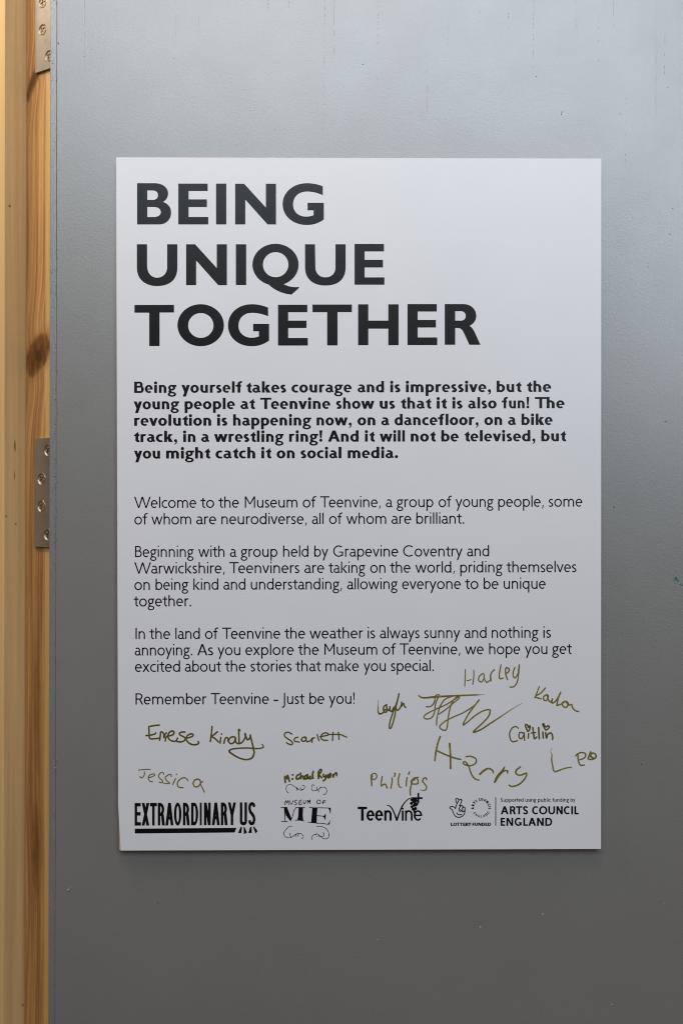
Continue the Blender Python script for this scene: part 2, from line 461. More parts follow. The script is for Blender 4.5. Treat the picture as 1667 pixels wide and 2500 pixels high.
# hinges: leaf screwed to the jamb, with countersunk cross-head screws
LEAF_T = 0.0022
def circle(c, r, n=28, ph=0.0):
    return [Vector((c[0] + r * math.cos(2 * math.pi * i / n + ph), c[1] + r * math.sin(2 * math.pi * i / n + ph))) for i in range(n)]
def make_hinge(py_centre, stamped):
    Yd = ARRIS.y + 0.01
    zc = PZ(py_centre, Yd)
    H = 0.0505
    root_pt = ARRIS - dv * t_leaf                     # left edge of the leaf on the jamb
    # local leaf coordinates: a along dv from the left edge, b = height about the centre, c out of the jamb
    def P(a, b_, c):
        q = root_pt + dv * a + nv * c
        return fl(q.x, q.y, zc + b_)
    W = t_leaf + 0.0165
    hw = t_leaf * .80
    sc_y = [(-hw, 0)]
    pos = [(hw, 0.0127), (hw, -0.0127), (t_leaf + .0062, 0.0390), (t_leaf + .0062, -0.0390)]
    # leaf with four countersunk holes
    Rh = 0.0051
    loops = [[Vector((0, -H)), Vector((W, -H)), Vector((W, H)), Vector((0, H))]] + [circle(p, Rh) for p in pos]
    flat = [q for l in loops for q in l]
    tris = tessellate_polygon([[q.to_3d() for q in l] for l in loops])
    verts = [P(q.x, q.y, LEAF_T) for q in flat]
    faces = [tuple(t) for t in tris]
    # rim of the leaf
    k0 = len(verts); verts += [P(q.x, q.y, 0.0) for q in loops[0]]
    for i in range(4):
        j = (i + 1) % 4
        faces.append((i, j, k0 + j, k0 + i))
    # countersinks
    off = 4
    for p in pos:
        n = 28; k1 = len(verts)
        verts += [P(q.x, q.y, LEAF_T - .0011) for q in circle(p, Rh * .80)]
        for i in range(n):
            j = (i + 1) % n
            faces.append((off + i, off + j, k1 + j, k1 + i))
        faces.append(tuple(range(k1, k1 + n)))
        off += n
    leaf = link_mesh("hinge", verts, faces, M_steel, frame)
    bmm = bmesh.new(); bmm.from_mesh(leaf.data); bmesh.ops.recalc_face_normals(bmm, faces=bmm.faces); bmm.to_mesh(leaf.data); bmm.free()
    # screws
    for i, p in enumerate(pos):
        ang = (0.12, 0.75, 0.4, 0.9)[i] + (0.5 if stamped else 0)
        rh = Rh * .80
        n = 28
        cross = []
        w_, l_ = rh * .19, rh * .74
        for (x, y_) in ((w_, w_), (w_, l_), (-w_, l_), (-w_, w_), (-l_, w_), (-l_, -w_), (-w_, -w_), (-w_, -l_), (w_, -l_), (w_, -w_), (l_, -w_), (l_, w_)):
            cross.append(Vector((p[0] + x * math.cos(ang) - y_ * math.sin(ang), p[1] + x * math.sin(ang) + y_ * math.cos(ang))))
        lo = [circle(p, rh * .93), cross]
        fl_ = [q for l in lo for q in l]
        tr = tessellate_polygon([[q.to_3d() for q in l] for l in lo])
        top = LEAF_T - .00035
        vv = [P(q.x, q.y, top) for q in fl_]; ff = [tuple(t) for t in tr]
        k1 = len(vv); vv += [P(q.x, q.y, top - .0006) for q in circle(p, rh * .99)]
        for a in range(n): ff.append((a, (a + 1) % n, k1 + (a + 1) % n, k1 + a))
        sc = link_mesh("screw", vv, ff, M_screw, leaf)
        # walls and floor of the cross recess belong to the screw
        me = sc.data
        bmm = bmesh.new(); bmm.from_mesh(me)
        me.materials.append(M_slot)
        up = [bmm.verts.new(P(q.x, q.y, top)) for q in cross]
        dn = [bmm.verts.new(P(p[0] + (q.x - p[0]) * .75, p[1] + (q.y - p[1]) * .75, top - .0013)) for q in cross]
        for a in range(12):
            f = bmm.faces.new([up[a], up[(a + 1) % 12], dn[(a + 1) % 12], dn[a]]); f.material_index = 1
        f = bmm.faces.new(dn); f.material_index = 1
        bmm.to_mesh(me); bmm.free()
        # bright worn lip of the countersink
        bml = bmesh.new(); ra, rb = Rh * 1.0, Rh * 1.06
        a0 = [bml.verts.new(P(q.x, q.y, LEAF_T - .0002)) for q in circle(p, ra)]
        a1 = [bml.verts.new(P(q.x, q.y, LEAF_T + .00012)) for q in circle(p, (ra + rb) / 2)]
        a2 = [bml.verts.new(P(q.x, q.y, LEAF_T - .00002)) for q in circle(p, rb)]
        for a in range(n):
            c_ = (a + 1) % n
            bml.faces.new([a0[a], a0[c_], a1[c_], a1[a]]); bml.faces.new([a1[a], a1[c_], a2[c_], a2[a]])
        bm_obj("countersink_rim", bml, M_bright, leaf)
    # knuckle barrel behind the door's edge
    bmk = bmesh.new()
    n = 20
    kc = root_pt + dv * (W + .003) + nv * -.002
    lo_ = [bmk.verts.new(fl(kc.x + .0055 * math.cos(6.2832 * i / n), kc.y + .0055 * math.sin(6.2832 * i / n), zc - H)) for i in range(n)]
    hi_ = [bmk.verts.new(fl(kc.x + .0055 * math.cos(6.2832 * i / n), kc.y + .0055 * math.sin(6.2832 * i / n), zc + H)) for i in range(n)]
    for i in range(n):
        j = (i + 1) % n
        bmk.faces.new([lo_[i], lo_[j], hi_[j], hi_[i]])
    bmk.faces.new(lo_[::-1]); bmk.faces.new(hi_)
    bm_obj("knuckle", bmk, M_steel, leaf)
    if stamped:                                       # pressed maker's ring: two low circular ridges and a bar
        bms = bmesh.new()
        for (rx_, ry_) in ((.0078, .0098), (.0052, .0066)):
            n = 36
            cpt = (hw + .004, -.0255)
            rr = []
            for (dr, hh) in ((-.00035, 0.0), (0, .00008), (.00035, 0.0)):
                rr.append([bms.verts.new(P(cpt[0] + (rx_ + dr) * math.cos(6.2832 * i / n), cpt[1] + (ry_ + dr) * math.sin(6.2832 * i / n), LEAF_T + hh)) for i in range(n)])
            for i in range(n):
                j = (i + 1) % n
                for q in (0, 1): bms.faces.new([rr[q][i], rr[q][j], rr[q + 1][j], rr[q + 1][i]])
        bx = [(-.0006, -.005), (.0006, -.005), (.0006, .005), (-.0006, .005)]
        bms.faces.new([bms.verts.new(P(hw + .004 + a, -.0255 + b_, LEAF_T + .00005)) for a, b_ in bx])
        bm_obj("stamped_ring", bms, M_steel, leaf)
    leaf['label'] = "satin nickel hinge leaf level with the middle of the sign" if stamped else "satin nickel hinge leaf cut off by the top of the picture"
make_hinge(53, False)
make_hinge(1203, True)

# ================================================================== THE SIGN
TH_B = 0.005
SIGN_TL, SIGN_TR, SIGN_BR, SIGN_BL = (284, 384), (1467, 387), (1466.3, 2073), (294.5, 2077)
sign = empty("information_board", (PX(880), TH_B / 2, PZ(2075)), "white foam board sign of printed text with gold signatures fixed to the grey door", "sign")
SL = Vector(sign.location)
def board(name, corners, y0, y1, m, bev):
    n = len(corners)
    verts = [Vector((PX(x), y_, PZ(y))) - SL for y_ in (y0, y1) for (x, y) in corners]
    faces = [tuple(range(n))[::-1], tuple(range(n, 2 * n))] + [(i, (i + 1) % n, n + (i + 1) % n, n + i) for i in range(n)]
    o = link_mesh(name, verts, faces, m, sign)
    bmm = bmesh.new(); bmm.from_mesh(o.data)
    bmesh.ops.recalc_face_normals(bmm, faces=bmm.faces)
    if bev: bmesh.ops.bevel(bmm, geom=list(bmm.edges), offset=bev, segments=2, affect='EDGES')
    bmm.to_mesh(o.data); bmm.free()
    return o
board("printed_face", [(284, 384), (1467, 387), (1466.3, 2073), (295, 2077), (288.9, 1965)], 0.0, 0.0011, M_board, 0.00022)
board("foam_core", [(285.5, 385), (1466, 388), (1465.5, 2072.3), (290.2, 2076.6), (289.6, 1985)], 0.00112, TH_B, M_foam, 0.0003)
for (fx, fy) in ((420, 500), (1330, 500), (420, 1960), (1330, 1960)):
    bm = bmesh.new(); x, z = PX(fx), PZ(fy)
    box_bm(bm, x - .012, x + .012, TH_B + .0001, DOOR_Y - .0002, z - .012, z + .012)
    for v in bm.verts: v.co -= SL
    bm_obj("sticky_pad", bm, M_tape, sign)

# ---- flat print: everything is laid out in the sign's own sheet coordinates (one unit = one photo pixel, y down)
class Ink:
    def __init__(s, base=0.00004):
        s.v, s.f, s.z, s.base = [], [], 0, base
    def lift(s):
        s.z += 1
        return -(s.base + (s.z % 60) * 6.0e-7)
    def poly(s, loops, T=None):
        if T: loops = [[T(p) for p in l] for l in loops]
        y = s.lift(); k = len(s.v)
        flat = [p for l in loops for p in l]
        tr = tessellate_polygon([[Vector((p[0], p[1], 0)) for p in l] for l in loops])
        s.v += [(p[0], p[1], y) for p in flat]
        s.f += [tuple(k + i for i in t) for t in tr]
    def strip(s, L, Rr, T=None):
        y = s.lift(); k = len(s.v); n = len(L)
        for i in range(n):
            a, b = L[i], Rr[i]
            if T: a, b = T(a), T(b)
            yy = y - i * 1.5e-7
            s.v += [(a[0], a[1], yy), (b[0], b[1], yy)]
        for i in range(n - 1):
            s.f.append((k + 2 * i, k + 2 * i + 1, k + 2 * i + 3, k + 2 * i + 2))
    def stroke(s, pts, w, caps=True, T=None, taper=(1, 1), sharp=False, pen=None):
        """pen line through pts; w width, or a list of widths per point"""
        pts = [Vector(p[:2]) for p in pts]
        ws = list(w) if isinstance(w, (list, tuple)) else [w] * len(pts)
        ws[0] *= taper[0]; ws[-1] *= taper[1]
        P_, W_ = [], []
        n = len(pts)
        if sharp or n < 3: P_, W_ = pts, ws
        else:
            for i in range(n - 1):
                p0 = pts[i - 1] if i else pts[i] * 2 - pts[i + 1]
                p1, p2 = pts[i], pts[i + 1]
                p3 = pts[i + 2] if i + 2 < n else p2 * 2 - p1
                q = max(3, min(12, int((p2 - p1).length / 2.0) + 3))
                for j in range(q):
                    t = j / q
                    P_.append(0.5 * ((2 * p1) + (p2 - p0) * t + (2 * p0 - 5 * p1 + 4 * p2 - p3) * t * t + (3 * p1 - p0 - 3 * p2 + p3) * t ** 3))
                    W_.append(ws[i] * (1 - t) + ws[i + 1] * t)
            P_.append(pts[-1]); W_.append(ws[-1])
        L, Rr = [], []
        n = len(P_)
        for i in range(n):
            tg = (P_[min(i + 1, n - 1)] - P_[max(i - 1, 0)])
            if tg.length < 1e-9: tg = Vector((1, 0))
            tg.normalize(); nn = Vector((-tg.y, tg.x))
            hw = W_[i] / 2
            if pen:
                hw = 0.5 * math.sqrt((pen[0] * nn.x) ** 2 + (pen[1] * nn.y) ** 2)
            L.append(P_[i] + nn * hw); Rr.append(P_[i] - nn * hw)
        s.strip(L, Rr, T)
        if caps:
            for (c, a, b) in ((P_[0], L[0], W_[0]), (P_[-1], L[-1], W_[-1])):
                if b > 0.3: s.poly([[(c.x + b / 2 * math.cos(6.2832 * i / 10), c.y + b / 2 * math.sin(6.2832 * i / 10)) for i in range(10)]], T)
    def build(s, name, m, parent):
        verts = [Vector((PX(x), y, PZ(py))) - SL for (x, py, y) in s.v]
        o = link_mesh(name, verts, s.f, m, parent)
        bmm = bmesh.new(); bmm.from_mesh(o.data)
        for f in bmm.faces:
            if f.normal.y > 0: f.normal_flip()
        bmm.to_mesh(o.data); bmm.free()
        return o

def bez(path, n=10):
    """path: list of points, or ('C', p1, p2, p3) bezier pieces"""
    out = []
    for e in path:
        if e[0] == 'C':
            p0 = Vector(out[-1]); p1, p2, p3 = map(Vector, e[1:])
            for i in range(1, n + 1):
                t = i / n
                q = p0 * (1 - t) ** 3 + 3 * p1 * t * (1 - t) ** 2 + 3 * p2 * t * t * (1 - t) + p3 * t ** 3
                out.append((q.x, q.y))
        else: out.append(e)
    return out
def C(a, b, c, d, e, f): return ('C', (a, b), (c, d), (e, f))
def ell(cx, cy, rx, ry, n=48):
    return [(cx + rx * math.cos(6.283185 * i / n), cy + ry * math.sin(6.283185 * i / n)) for i in range(n)]

# ---------------- heading, letter by letter (outlines measured on the sheet)
heading = Ink()
def put(letters, ox, oy, sc):
    T = lambda p: (ox + p[0] / sc, oy + p[1] / sc)
    for loops in letters:
        heading.poly([bez(l) for l in loops], T)
put([
 [[(48,54),(185,54),C(245,55,285,90,285,130),C(285,165,268,185,246,198),C(285,210,308,240,308,277),C(308,335,268,370,215,370),(48,370)],
  [(126,110),(165,110),C(195,110,207,125,207,146),C(207,168,195,182,165,182),(126,182)],
  [(126,236),(172,236),C(208,236,229,252,229,275),C(229,300,208,313,172,313),(126,313)]],
 [[(363,57),(588,57),(588,114),(442,114),(442,178),(582,178),(582,237),(442,237),(442,313),(592,313),(592,370),(363,370)]],
 [[(651,57),(730,57),(730,370),(651,370)]],
 [[(797,58),(866,58),(1032,240),(1032,58),(1110,58),(1110,370),(1045,370),(875,180),(875,370),(797,370)]],
 [[(1468,78),C(1430,62,1390,54,1345,54),C(1240,54,1160,125,1160,213),C(1160,308,1240,374,1345,374),C(1395,374,1440,360,1476,331),(1476,204),(1351,204),(1351,262),(1397,262),(1397,299),C(1375,308,1358,310,1340,310),C(1285,310,1240,275,1240,217),C(1240,157,1285,118,1345,118),C(1390,118,1430,128,1468,147)]],
], 320, 430, 3.136)
put([
 [[(36,40),(97,40),(97,165),C(97,210,120,240,157,240),C(195,240,217,210,217,178),(217,40),(278,40),(278,180),C(278,250,235,290,157,290),C(85,290,36,250,36,180)]],
 [[(330,40),(384,40),(513,182),(513,40),(574,40),(574,285),(522,285),(390,137),(390,285),(330,285)]],
 [[(627,40),(689,40),(689,284),(627,284)]],
 [ell(864,162,138,125), ell(865,162,76,75)],
 [[(812,270),C(855,318,915,338,960,341),(1006,300),(1003,295),C(970,300,940,292,915,280),(880,262)]],
 [[(1040,40),(1100,40),(1102,175),C(1102,212,1125,238,1162,238),C(1200,238,1222,212,1222,178),(1222,40),(1283,40),(1283,178),C(1283,248,1240,287,1162,287),C(1088,287,1040,248,1040,178)]],
 [[(1336,38),(1512,38),(1512,83),(1396,83),(1396,133),(1506,133),(1506,179),(1396,179),(1396,238),(1514,238),(1514,282),(1336,282)]],
], 320, 580, 2.45)
put([
 [[(32,52),(375,51),(375,117),(250,118),(250,409),(160,409),(160,119),(32,119)]],
 [ell(607,228,202,183), ell(608,230,110,108)],
 [[(1192,75),C(1145,55,1100,45,1052,45),C(930,45,844,125,844,228),C(844,335,930,411,1050,411),C(1105,411,1155,395,1201,362),(1201,216),(1062,216),(1062,281),(1112,281),(1112,325),C(1090,333,1070,337,1050,337),C(985,337,935,295,935,232),C(935,165,985,120,1050,120),C(1100,120,1145,130,1193,150)]],
 [[(1278,50),(1533,50),(1533,115),(1367,115),(1367,188),(1526,188),(1526,252),(1367,252),(1367,339),(1538,339),(1538,405),(1278,405)]],
], 320, 730, 3.5636)
put([
 [[(81,48),(424,48),(424,114),(299,114),(299,404),(208,404),(208,115),(81,115)]],
 [[(477,46),(566,46),(566,188),(739,188),(739,46),(829,46),(829,402),(739,402),(739,258),(566,258),(566,402),(477,402)]],
 [[(906,44),(1161,44),(1161,109),(995,109),(995,182),(1154,182),(1154,248),(995,248),(995,334),(1165,334),(1165,401),(906,401)]],
 [[(1230,44),(1390,44),C(1460,44,1504,90,1504,148),C(1504,185,1483,215,1446,233),C(1462,243,1475,260,1487,282),(1540,398),(1444,398),(1396,295),C(1380,262,1365,252,1340,252),(1321,252),(1321,398),(1230,398)],
  [(1321,106),(1370,106),C(1398,106,1412,125,1412,147),C(1412,170,1398,188,1370,188),(1321,188)]],
], 740, 730, 3.5636)
heading.build("heading", M_ink, sign)

# ---------------- text face: humanist sans drawn from stems, bowls and diagonals; y up, one unit = one photo pixel
X, A, CAP, DESC = 19.3, 27.8, 27.5, -9.2
class G:
    """collects the pieces of one letter"""
    def __init__(s, v, h): s.v, s.h, s.out = v, h, []
    def rect(s, x0, y0, x1, y1): s.out.append(('p', [[(x0, y0), (x1, y0), (x1, y1), (x0, y1)]]))
    def quad(s, a, b, y0, c, d, y1): s.out.append(('p', [[(a, y0), (b, y0), (d, y1), (c, y1)]]))
    def poly(s, *pts): s.out.append(('p', [list(pts)]))
    def ring(s, x0, y0, x1, y1, a0=0, a1=360, v=None, h=None, n=None):
        v = s.v if v is None else v; h = s.h if h is None else h
        cx, cy, rx, ry = (x0 + x1) / 2, (y0 + y1) / 2, (x1 - x0) / 2, (y1 - y0) / 2
        n = n or max(6, int(abs(a1 - a0) / 12))
        L, Q = [], []
        for i in range(n + 1):
            a = R(a0 + (a1 - a0) * i / n)
            L.append((cx + rx * math.cos(a), cy + ry * math.sin(a)))
            Q.append((cx + (rx - v) * math.cos(a), cy + (ry - h) * math.sin(a)))
        s.out.append(('s', L, Q))
    def pen(s, pts, v=None, h=None, caps=False):
        s.out.append(('k', pts, v or s.v, h or s.h, caps))
    def dot(s, cx, cy, rx, ry=None):
        ry = ry or rx
        s.out.append(('p', [[(cx + rx * math.cos(6.2832 * i / 14), cy + ry * math.sin(6.2832 * i / 14)) for i in range(14)]]))

def lower(ch, w, v, h):
    g = G(v, h); o = 0.3
    bold = v > 4.5
    if ch == 'o': g.ring(0, -o, w, X + o)
    elif ch == 'c': g.ring(0, -o, w * 1.29, X + o, 57, 303)
    elif ch == 'e':
        g.ring(0, -o, w, X + o, 0, 312, v * (1 if not bold else .94), h * (1 if not bold else .92))
        yb = X * .50 - h * .35
        g.rect(v * .6, yb, w - v * .02, yb + h * (.60 if bold else .95))
    elif ch == 'a':
        tail = 1.6 if not bold else 2.2
        xs = w - v - tail
        g.rect(xs, h * .4, xs + v, X - 6.5)
        g.ring(0.4 if not bold else -.5, X - 13, xs + v, X + o, 0, 138, v, h * (1 if not bold else .88))
        g.ring(0, -o, w * .92, 11.9 + (.5 if bold else 0), 95, 300, v * (.86 if bold else 1), h * (.84 if bold else 1))
        g.pen([(w * .46, 11.9 - h / 2), (xs + v * .5, 11.6 - h / 2)] if not bold else [(w * .42, 12.4 - h * .4), (xs + v * .5, 12.2 - h * .4)], h, h * (.9 if not bold else .8))
        g.pen([(w * .60, h * .32), (xs + v * .3, h * (1.25 if not bold else .75))], h * (1 if not bold else .7), h * (.95 if not bold else .7))
        g.pen([(xs + v * .5, h * .8), (w - tail * .45, h * .42), (w, h * .85)] if not bold else [(xs + v * .55, h * .62), (w - .2, h * .5)], v * .9, h * .85)
    elif ch in 'bp':
        y0, y1 = (0, A) if ch == 'b' else (DESC, X)
        g.rect(0, y0, v, y1)
        g.ring(-.6, -o, w, X + o)
    elif ch in 'dq':
        y0, y1 = (0, A) if ch == 'd' else (DESC, X)
        g.rect(w - v, y0, w, y1)
        g.ring(0, -o, w + .6, X + o)
    elif ch in 'nh':
        g.rect(0, 0, v, X if ch == 'n' else A)
        ry = 8.2 if not bold else 9.0
        g.rect(w - v, 0, w, X + o - ry)
        g.ring(0.0 if not bold else -1.0, X + o - 2 * ry, w, X + o, 0, 158)
    elif ch == 'm':
        g.rect(0, 0, v, X)
        half = (w + v) / 2; ry = 7.8 if not bold else 8.6
        for x0 in (0, half - v):
            g.rect(x0 + half - v, 0, x0 + half, X + o - ry)
            g.ring(x0, X + o - 2 * ry, x0 + half, X + o, 0, 160)
    elif ch == 'u':
        g.rect(w - v, 0, w, X)
        ry = 8.2 if not bold else 9.0
        g.rect(0, ry - o, v, X)
        g.ring(0, -o, w + (0 if not bold else 1.0), 2 * ry - o, 180, 338)
    elif ch == 'i':
        g.rect(0, 0, v, X); r = 1.75 if not bold else 3.9
        g.dot(v / 2, A - r + (.4 if not bold else .5), r)
    elif ch == 'l': g.rect(0, 0, v, A)
    elif ch == 't':
        xs = w * .36 if not bold else w * .34
        top = 24.2
        if bold:
            g.poly((xs, X - h), (xs + v, X - h), (xs + v, top + .6), (xs + v - 1.2, top + .4), (xs - 3.6, X - h * .55), (xs - 3.6, X - h))
            g.rect(xs, 4, xs + v, X); g.rect(xs, X - h * .95, w, X)
        else:
            g.rect(xs, 4, xs + v, top); g.rect(0, X - h, w, X)
        ry = 6.0
        if bold: g.pen([(xs + v * .50, 5.0), (xs + v * .58, 3.2), (xs + v * .95, h * .5 - o), (w, h * .62)], v * .85, h)
        else: g.ring(xs, -o, xs + (w - xs) * 1.33, 2 * ry, 180, 300)
        g.rect(xs, (ry - .2) if not bold else 3.4, xs + v, 6.5)
    elif ch == 'f':
        xs = w * .28
        g.rect(xs, 0, xs + v, A - 6)
        g.ring(xs, A - 12, xs + (w - xs) * 1.46, A + o, 68, 180)
        g.rect(xs, A - 6.2, xs + v, A - 5.5)
        g.rect(0, X - h, w * .80, X)
    elif ch == 'r':
        g.rect(0, 0, v, X)
        g.ring(0, X - 15, w * 1.37 if not bold else w * 1.33, X + o, 62 if not bold else 58, 165)
    elif ch == 's':
        i, j = v / 2, h / 2
        xx = lambda t: i + (w - v) * t
        yy = lambda t: -o + j + (X + 2 * o - h) * t
        g.pen([(xx(a), yy(b)) for a, b in ((.97, .90), (.80, .965), (.52, 1.0), (.20, .93), (.04, .76), (.20, .60), (.52, .49), (.84, .37), (.98, .21), (.80, .06), (.46, 0), (.18, .03), (-.02, .10))])
    elif ch == 'g':
        bw = w * .86
        g.ring(w * .03, 5.6, bw, X + o, 0, 360, v * (1 if not bold else .86), h * (1 if not bold else .84))
        g.poly((bw * .55, X - h * .95), (w, X - h * .95), (w, X), (bw * .5, X))
        g.ring(-w * .03, DESC - .3, w * .97, 2.0 + (0.6 if bold else 0), 0, 360, v * (.95 if not bold else .80), h * (.9 if not bold else .78))
        g.pen([(w * .36, 6.6), (w * .17, 4.4), (w * .25, 1.9), (w * .5, 1.0)], h * .95, h * .95)
        if bold: g.pen([(w * .30, 6.4), (w * .22, 3.8), (w * .36, 1.6)], h * 1.2, h * 1.1)
    elif ch == 'k':
        g.rect(0, 0, v, A)
        d = v * 1.18
        g.quad(v * .75, v * .75 + d * 1.15, X * .50, w - d * 1.12, w, X) if False else g.poly((v * .9, X * .47), (w - d * 1.25, X), (w - d * .02, X), (v * .9 + d * .62, X * .47))
        g.poly((v * .9, X * .55), (v * .9 + d * .95, X * .60), (w + .3, 0), (w - d * 1.2, 0))
    elif ch == 'v':
        d = v * 1.12; m = w / 2
        g.poly((0, X), (d, X), (m + d * .42, 0), (m - d * .42, 0)); g.poly((w - d * (.9 if bold else 1), X), (w, X), (m + d * .42, 0), (m - d * .42, 0))
    elif ch == 'y':
        d = v * 1.12; m = w * .52
        g.poly((0, X), (d, X), (m + d * .45, 0.5), (m - d * .35, -.5)); xl = w * .16
        g.poly((w - d, X), (w, X), (xl + d * (1 if not bold else 1.0), DESC), (xl, DESC))
    elif ch == 'w':
        d = v * 1.08; a, m, b = w * .29, w * .5, w * .71
        for (t0, t1, b0) in ((0, d, a), (m - d * .5, m + d * .5, a), (m - d * .5, m + d * .5, b), (w - d, w, b)):
            g.poly((t0, X), (t1, X), (b0 + d * .42, -.2), (b0 - d * .42, -.2))
    elif ch == 'x':
        d = v * 1.2
        g.poly((0.3, X), (0.3 + d, X), (w, 0), (w - d, 0)); g.poly((w - d - .4, X), (w - .4, X), (d, 0), (0, 0))
    elif ch == ',':
        r = v * .62 if not bold else 3.7
        if bold:
            g.dot(w / 2, r - .3, r); g.poly((w / 2 + r * .2, r - .3), (w / 2 + r, r - .5), (w / 2 + r * .75, -3.0), (w / 2 - r * .5, -6.4), (w / 2 - r * .9, -5.4), (w / 2, -2))
        else: g.poly((w * .35, 4.0), (w + .2, 4.0), (w * .45, -4.2), (0, -4.2))
    elif ch == '.':
        if bold: g.dot(w / 2, 3.6, 3.9)
        else: g.rect(0, 0, w, w)
    elif ch == '!':
        r = v * .56 if not bold else 3.8
        g.quad(w / 2 - v * .28, w / 2 + v * .28, 8.5, w / 2 - v * .55, w / 2 + v * .55, A); g.dot(w / 2, r - .2, r)
    elif ch == '-': g.rect(0, 7.2, w, 7.2 + h * 1.15)
    return g.out

def caps(ch, w, Cc, v, h):
    g = G(v, h); o = 0.012 * Cc
    if ch == 'E':
        g.rect(0, 0, v, Cc); g.rect(v, Cc - h, w * .97, Cc); g.rect(v, 0, w, h); m = Cc * .52; g.rect(v, m - h / 2, w * .95, m + h / 2)
    elif ch == 'F':
        g.rect(0, 0, v, Cc); g.rect(v, Cc - h, w, Cc); m = Cc * .48; g.rect(v, m - h / 2, w * .93, m + h / 2)
    elif ch == 'L': g.rect(0, 0, v, Cc); g.rect(v, 0, w, h)
    elif ch == 'I': g.rect(0, 0, v, Cc)
    elif ch == 'T': g.rect(0, Cc - h, w, Cc); g.rect(w / 2 - v / 2, 0, w / 2 + v / 2, Cc - h)
    elif ch == 'H': g.rect(0, 0, v, Cc); g.rect(w - v, 0, w, Cc); g.rect(v, Cc / 2 - h / 2, w - v, Cc / 2 + h / 2)
    elif ch == 'N':
        g.rect(0, 0, v, Cc); g.rect(w - v, 0, w, Cc); d = v * 1.1
        g.poly((0, Cc), (d, Cc), (w, 0), (w - d, 0))
    elif ch == 'M':
        d = v * 1.12
        g.rect(0, 0, v, Cc); g.rect(w - v, 0, w, Cc)
        m = w / 2; yb = Cc * .30
        g.poly((0, Cc), (d, Cc), (m + d * .45, yb), (m - d * .45, yb)); g.poly((w - d, Cc), (w, Cc), (m + d * .45, yb), (m - d * .45, yb))
    elif ch == 'W':
        d = v * 1.1; a, m, b = w * .28, w * .5, w * .72
        for (t0, t1, b0) in ((0, d, a), (m - d * .5, m + d * .5, a), (m - d * .5, m + d * .5, b), (w - d, w, b)):
            g.poly((t0, Cc), (t1, Cc), (b0 + d * .42, -.2), (b0 - d * .42, -.2))
    elif ch == 'A':
        d = v * 1.1; m = w / 2
        g.poly((0, 0), (d, 0), (m + d * .5, Cc), (m - d * .5, Cc)); g.poly((w - d, 0), (w, 0), (m + d * .5, Cc), (m - d * .5, Cc))
        yb = Cc * .26; k = (m - d * .5) * yb / Cc + d * .5
        g.rect(k, yb, w - k, yb + h * .92)
    elif ch == 'X':
        d = v * 1.15
        g.poly((0, Cc), (d, Cc), (w, 0), (w - d, 0)); g.poly((w - d, Cc), (w, Cc), (d, 0), (0, 0))
    elif ch == 'Y':
        d = v * 1.08; m = w / 2; yb = Cc * .42
        g.rect(m - v / 2, 0, m + v / 2, yb + h * .2)
        g.poly((0, Cc), (d, Cc), (m + v / 2, yb), (m - v / 2, yb)); g.poly((w - d, Cc), (w, Cc), (m + v / 2, yb), (m - v / 2, yb))
    elif ch == 'O': g.ring(0, -o, w, Cc + o, n=40)
    elif ch == 'C': g.ring(0, -o, w * 1.18, Cc + o, 50, 310)
    elif ch == 'G':
        g.ring(0, -o, w * 1.10, Cc + o, 50, 312)
        g.rect(w - v, Cc * .08, w, Cc * .46); g.rect(w * .58, Cc * .46 - h * .85, w, Cc * .46)
    elif ch == 'D':
        g.rect(0, 0, v, Cc); k = w * .52
        g.rect(v, Cc - h, w - k, Cc); g.rect(v, 0, w - k, h); g.ring(w - 2 * k, 0, w, Cc, -90, 90, n=22)
    elif ch == 'U':
        ry = min(w / 2 * 1.05, Cc * .45)
        g.rect(0, ry - o, v, Cc); g.rect(w - v, ry - o, w, Cc); g.ring(0, -o, w, 2 * ry - o, 180, 360, n=20)
    elif ch in 'RBP':
        g.rect(0, 0, v, Cc)
        yb = Cc * (.47 if ch != 'B' else .53)
        wr = w * (.90 if ch == 'R' else .88)
        k = min((Cc - yb) / 2 * 1.05, wr * .62)
        g.rect(v, Cc - h, wr - k, Cc); g.rect(v, yb - h * .35, wr - k, yb + h * .65)
        g.ring(wr - 2 * k, yb - h * .35, wr, Cc, -90, 90, n=18)
        if ch == 'R':
            d = v * 1.15
            g.poly((w * .42, yb + h * .2), (w * .42 + d, yb + h * .3), (w, 0), (w - d, 0))
        elif ch == 'B':
            k = min(yb / 2 * 1.05, w * .6)
            g.rect(v, 0, w - k, h); g.ring(w - 2 * k, 0, w, yb + h * .65, -90, 90, n=18); g.rect(v, yb - h * .35, w - k, yb + h * .65)
    elif ch == 'S':
        i, j = v / 2, h / 2
        xx = lambda t: i + (w - v) * t
        yy = lambda t: -o + j + (Cc + 2 * o - h) * t
        g.pen([(xx(a), yy(b)) for a, b in ((.95, .84), (.88, .95), (.52, 1.0), (.14, .94), (.03, .77), (.18, .61), (.52, .49), (.84, .37), (.97, .21), (.82, .05), (.46, 0), (.12, .05), (.02, .17))])
    elif ch == 'J':
        g.rect(w - v, -2, w, Cc); g.pen([(w - v / 2, -1.5), (w - v * .8, -5.2), (w * .45, -7.4), (0, -7.3)])
    return g.out

def draw(ink, pieces, T):
    for p in pieces:
        if p[0] == 'p': ink.poly(p[1], T)
        elif p[0] == 's': ink.strip(p[1], p[2], T)
        else: ink.stroke(p[1], 1.0, caps=False, T=T, pen=(p[2], p[3]))

